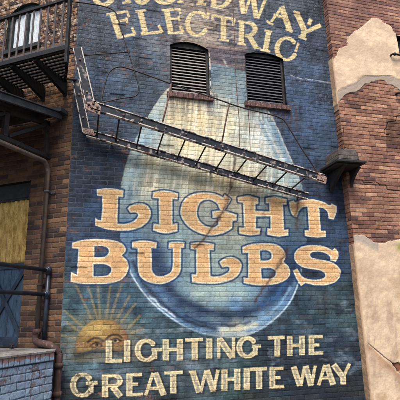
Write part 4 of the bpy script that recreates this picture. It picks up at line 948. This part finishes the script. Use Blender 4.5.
m = MB(); m.frame_box(LU(uA, zb+.055, dep-.025), UL*(END-uA), NL*.012, ez*.03); m.build('bottom_rail', BALB, BA)
# the top rail height from the vertical plane of the outer edge
T = on_plane(67, -1.5, A, NL); zr = T[2]
print('rail z', zr)
m = MB(); m.frame_box(LU(uA-.02, zr-.02, dep-.04), UL*(END-uA), NL*.045, ez*.042); m.build('top_rail', BLACK, BA, .004)
m = MB(); m.frame_box(LU(uA-.01, zb-.22, dep-.03), UL*.04, NL*.045, ez*(zr-zb+.22)); m.build('end_post', BLACK, BA, .003)
k = uA+.10
while k < END:
    m = MB(); m.frame_box(LU(k, zb+.045, dep-.018), UL*.026, NL*.010, ez*(zr-zb-.065)); m.build('railing_bar', BALB, BA); k += .118
# end railing between outer corner and wall
m = MB(); m.bar(LU(uA, zr, dep-.01), LU(uW, zr, .02), UL, .035, .045); m.build('top_rail', BLACK, BA)
# tapered brackets under the floor
for uk in (.12, .50, .88, 1.26, 1.7, 2.2):
    m = MB(); pts = [LU(uk, zb-.003, .01), LU(uk, zb-.003, dep-.035), LU(uk, zb-.05, dep-.035), LU(uk, zb-.21, .03), LU(uk, zb-.24, .01)]
    m.prism(pts, UL*.05); m.build('bracket', BLACK, BA)

# ------------------------------------------------------------------ canopy over the loading dock
E1 = Lp(64, 116.5, .01); uE = float(np.dot(E1-COR, UL))
def side_pl(px, py, u): return on_plane(px, py, COR+UL*u, UL)
CN = empty('dock_canopy', E1, 'grey edged shed roof on dark truss brackets below the iron balcony', 'canopy')
F0 = side_pl(62.5, 113.5, uE); F1 = side_pl(-12, 87.5, uE)
F0 = F0 + (F1-F0)*0; dF = F1-F0; F1 = F0+dF*1.6
print('canopy', F0, F1)
WID = UL*2.2
m = MB(); m.frame_box(F0-ez*.09, F1-F0, UL*.035, ez*.085); m.build('fascia', FASC, CN, .003)
m = MB(); m.frame_box(F0-UL*.02+ez*.0, F1-F0, UL*.07, ez*.014); m.build('flashing', FASC, CN, .002)
m = MB(); m.frame_box(F0+UL*.052-ez*.03, F1-F0, WID, ez*.03); n = 26
for k in range(n): m.frame_box(F0+UL*(.055+k*2.2/n)+ez*.001, F1-F0, UL*.03, ez*.018)
m.build('roof_sheet', SHEET, CN)
m = MB(); e = Lp(67.5, 109.5, .05); m.frame_box(LU(uE-.06, F0[2]-.02, .0), UL*.16, NL*.16, ez*.06); m.build('wall_bracket', FASC, CN, .003)
uT = float(np.dot(Lp(49.5, 156)-COR, UL)); print('uE,uT', uE, uT)
def T_(px, py): return side_pl(px, py, uT)
tk = .05
def tb(a, b, w, mat=TRUSS, name='truss_bar', ext=0):
    P_, Q_ = T_(*a), T_(*b); d = Q_-P_; P_ = P_-d*ext; m = MB(); m.bar(P_, Q_, UL, .05, w); return m.build(name, mat, CN, .003)
tb((-3, 107.5), (49, 124), .07, ext=.4)
tb((0, 136.5), (49.5, 157.5), .055, ext=.4)
tb((47, 122), (46.2, 156), .055)
tb((6.5, 111), (4.5, 136), .075)
tb((8, 136), (45, 125), .045)
tb((-28, 122), (5, 113), .045)
# purlins going back over the dock
for t in (.12, .5, .9):
    c = F0+(F1-F0)*t-ez*.105; m = MB(); m.frame_box(c+UL*.06, UL*2.1, nrm(F1-F0)*.05, ez*.07); m.build('purlin', TRUSS, CN)

# ------------------------------------------------------------------ drain pipe
DP = empty('drain_pipe', Lp(40, 340, .08), 'rusty brown drain pipe running down the corner bricks and over the dock edge', 'pipe')
def pipe_pl(px, py): return on_plane(px, py, COR+UL*(float(np.dot(Lp(47.5, 166, .09)-COR, UL))), UL)
q0, q1 = pipe_pl(-14, 136.5), pipe_pl(41, 160.2)
v1 = Lp(48, 172, .09); v2 = Lp(34.8, 333, .09); um = float(np.dot(v1-COR, UL)); v2 = LU(um, v2[2], .09)
q1 = LU(um, q1[2], float(np.dot(q1-COR, NL))); q0 = LU(um, q0[2], float(np.dot(q0-COR, NL)))
elb = LU(um, v1[2]+.07, .10)
m = MB(); m.tube([q0+(q0-q1)*.6, q1]+smooth_path([q1, LU(um, q1[2]-.005, .17), LU(um, v1[2]+.06, .11), v1], 6)[1:]+[v2], .030, 14); m.build('upper_pipe', PIPE1, DP)
r0 = LU(um, v2[2]+.0, .09)
w1 = LU(um-.01, v2[2]-.10, .10); w2 = M(50.5, 345.5, -.15); w3 = M(59.2, 353, -.16); w4 = np.array([w3[0]+.005, -.15, 0.0])
w0 = LU(um, v2[2]+.02, .09)
m = MB(); m.tube(smooth_path([w0, w1, w2, w3-ez*.01, w3-ez*.14, w4], 7), .042, 14)
for c in (w0, w3-ez*.14, w3-ez*.45): m.tube([c+ez*.03, c-ez*.03], .052, 14)
m.build('lower_pipe', PIPE2, DP)
for qy in (192, 285):
    u_, z_ = um, Lp(44 if qy == 192 else 38.5, qy, .09)[2]; m = MB(); c = LU(u_, z_, .09); m.tube([c+ez*.016, c-ez*.016], .036, 14); m.frame_box(LU(u_-.075, z_-.014, .0), UL*.15, NL*.02, ez*.028); m.frame_box(LU(u_-.015, z_-.012, .0), UL*.03, NL*.08, ez*.024); m.build('pipe_clamp', PIPE2 if qy == 285 else FASC, DP)

# ------------------------------------------------------------------ loading dock
DC = atz(54, 350, DOCKZ); uD = float(np.dot(DC-COR, UL)); offD = float(np.dot(DC-COR, NL)); print('dock', DOCKZ, DC, uD, offD)
DK = empty('loading_dock', LU(uD+.5, 0, .5), 'waist high loading dock of flaking pale blue painted brick at the left corner', 'loading dock')
FN = -UL       # the visible face looks away from the side wall direction
def make_dock():
    ch = .078; du, dz = .0055, ch/14; H = DOCKZ-.02
    Lf = 4.2; nx = int(Lf/du)+1; nz = int(H/dz)+1; s = np.arange(nx)*du; z = np.arange(nz)*(H/(nz-1))
    S_, Z_ = [a.ravel() for a in np.meshgrid(s, z)]
    P0 = LU(uD, 0, offD) + S_[:, None]*NL + Z_[:, None]*ez
    rl = H-.095                                             # rowlock course along the top
    rel, r1, r2, row, bi = bricks(S_, Z_-rl, ch=ch, bl=.215, seed=91)
    b = np.floor(S_/.078); fu = S_-b*.078; er = np.minimum(np.minimum(fu, .078-fu), Z_-rl); relr = ss(er, .003, .008)
    top = Z_ > rl; rel = np.where(top, relr, rel); r1 = np.where(top, hash2(b, b*0, 97), r1); r2 = np.where(top, hash2(b, b*0, 98), r2)
    c = lin((156,174,194))[None]*(1+(r1-.5)*.3)[:, None]*(1+(fbm(S_, Z_, 30, 4, 93, .6)-.5)*.4)[:, None]
    px, py = project(P0)
    pe = fbm(S_, Z_, 9, 5, 95, .62); peel = ss(pe+top*.05*ss(.06-np.abs(Z_-H), 0, .06), .655, .70)
    pe2 = ss(fbm(S_, Z_, 24, 4, 96, .6), .60, .65)
    bare = brick_cols(S_, Z_, r1, r2, rel, [(158,104,76),(120,80,68),(136,92,78),(104,78,72)], (96,84,80), 99)
    tope = ss(Z_-(H-.045)+ (fbm(S_, Z_, 20, 3, 94)-.5)*.05, 0, .012); bare = mix(bare, lin((184,120,80))[None], tope*.6)
    c = mix(c, bare, np.clip(peel*.75+pe2*.4+tope*.9, 0, 1)*.85)
    mort = 1-rel; c *= (1-mort*.62)[:, None]
    gap = np.exp(-((Z_-rl+.002)/.006)**2); c *= (1-gap*.6)[:, None]
    h = -.0065*mort - gap*.012 + (fbm(S_, Z_, 40, 3, 92)-.5)*.004 + (r1-.5)*.004 - peel*.0015 + top*.012
    return P0 + h[:, None]*FN, nz, nx, c, np.zeros((nz-1, nx-1), int)
P, nz, nx, col, fid = make_dock()
grid_objects(P, nz, nx, col, fid, {0: ('front_wall', PAINT, DK)})
def dpoly(g):
    a = LU(uD+g, 0, offD-g*.3); b = LU(uD+g, 0, offD+4.2); wl = COR + UL*max(.012, 0)+NL*.012
    return [a, b, LU(2.6, 0, offD+4.2), LU(2.6, 0, .012), LU(.06, 0, .012), np.array([a[0]+.0, -.02, 0])]
m = MB(); m.prism([p+ez*(DOCKZ-.024) for p in dpoly(-.02)], ez*.024); m.build('platform_top', CONC, DK, .004)
m = MB(); m.prism([p for p in dpoly(.03)], ez*(DOCKZ-.03)); m.build('platform_body', two_mat('dock_core', (120,116,112), (96,92,90), 5), DK)

# pipe hand rail on the dock
pb = atz(43.5, 348, DOCKZ); uP = float(np.dot(pb-COR, UL)); oP = float(np.dot(pb-COR, NL)); print('post', uP, oP)
HR = empty('pipe_handrail', LU(uP, DOCKZ, oP), 'dark blue painted pipe handrail with two bars along the dock edge', 'handrail')
zT = on_plane(46, 270.5, pb, NL)[2]; zM = on_plane(45, 294.5, pb, NL)[2]
m = MB(); m.tube([LU(uP, DOCKZ, oP), LU(uP, zT+.02, oP)], .028, 14); m.build('post', RAILM, HR)
m = MB(); m.tube([LU(uP, DOCKZ, oP), LU(uP, DOCKZ+.012, oP)], .055, 14); m.build('base_flange', ROD, HR)
for zz in (zT, zM):
    m = MB(); m.tube([LU(uP, zz, oP+.03), LU(uP, zz, oP+2.9)], .025, 14); m.build('rail', RAILM, HR)
    m = MB(); c = LU(uP, zz, oP); m.ball(c, .043, 14, 9); m.tube([c, LU(uP, zz, oP+.06)], .034, 14); m.tube([c-ez*.055, c+ez*.045], .036, 14); m.build('rail_fitting', RAILM, HR)
m = MB(); m.tube([LU(uP, DOCKZ, oP+2.9), LU(uP, zT+.02, oP+2.9)], .028, 14); m.build('post', RAILM, HR)

# small iron cleat on the dock beside the door
c = atz(11.5, 349, DOCKZ); m = MB(); m.tube([c, c+ez*.045], .010, 8); m.tube([c+ez*.045-UL*.03, c+ez*.045+UL*.03], .009, 8); m.tube([c, c+ez*.006], .03, 10)
o = m.build('iron_cleat', ROD); tag(o, 'tiny iron cleat standing on the dock floor in front of the blue door', 'cleat')

# ------------------------------------------------------------------ ground
m = MB(); m.add([(-300, -300, 0), (300, -300, 0), (300, 300, 0), (-300, 300, 0)], [(0, 1, 2, 3)]); g = m.build('ground', ASPH); g['kind'] = 'structure'

# ------------------------------------------------------------------ light
w = bpy.data.worlds.new('World'); sc.world = w; w.use_nodes = True; nt = w.node_tree; bg = nt.nodes['Background']
sky = nt.nodes.new('ShaderNodeTexSky'); sky.sky_type = 'NISHITA'; sky.sun_disc = False
EL, AZ = math.radians(58), math.radians(200)     # azimuth clockwise from +y
sky.sun_elevation = EL; sky.sun_rotation = AZ; sky.air_density = 1.0; sky.dust_density = 3.0
nt.links.new(sky.outputs[0], bg.inputs[0]); bg.inputs[1].default_value = .105
sl = bpy.data.lights.new('sun', 'SUN'); sl.energy = 2.7; sl.angle = math.radians(28); sl.color = (1, .95, .88)
so = bpy.data.objects.new('sun', sl); COL.objects.link(so)
dv = Vector((math.sin(AZ)*math.cos(EL), math.cos(AZ)*math.cos(EL), math.sin(EL)))
so.rotation_euler = dv.to_track_quat('Z', 'Y').to_euler(); so.location = (0, -10, 12)
vs = sc.view_settings; vs.view_transform = 'Standard'; vs.look = 'None'; vs.gamma = 1; vs.exposure = 0.85; vs.use_curve_mapping = False
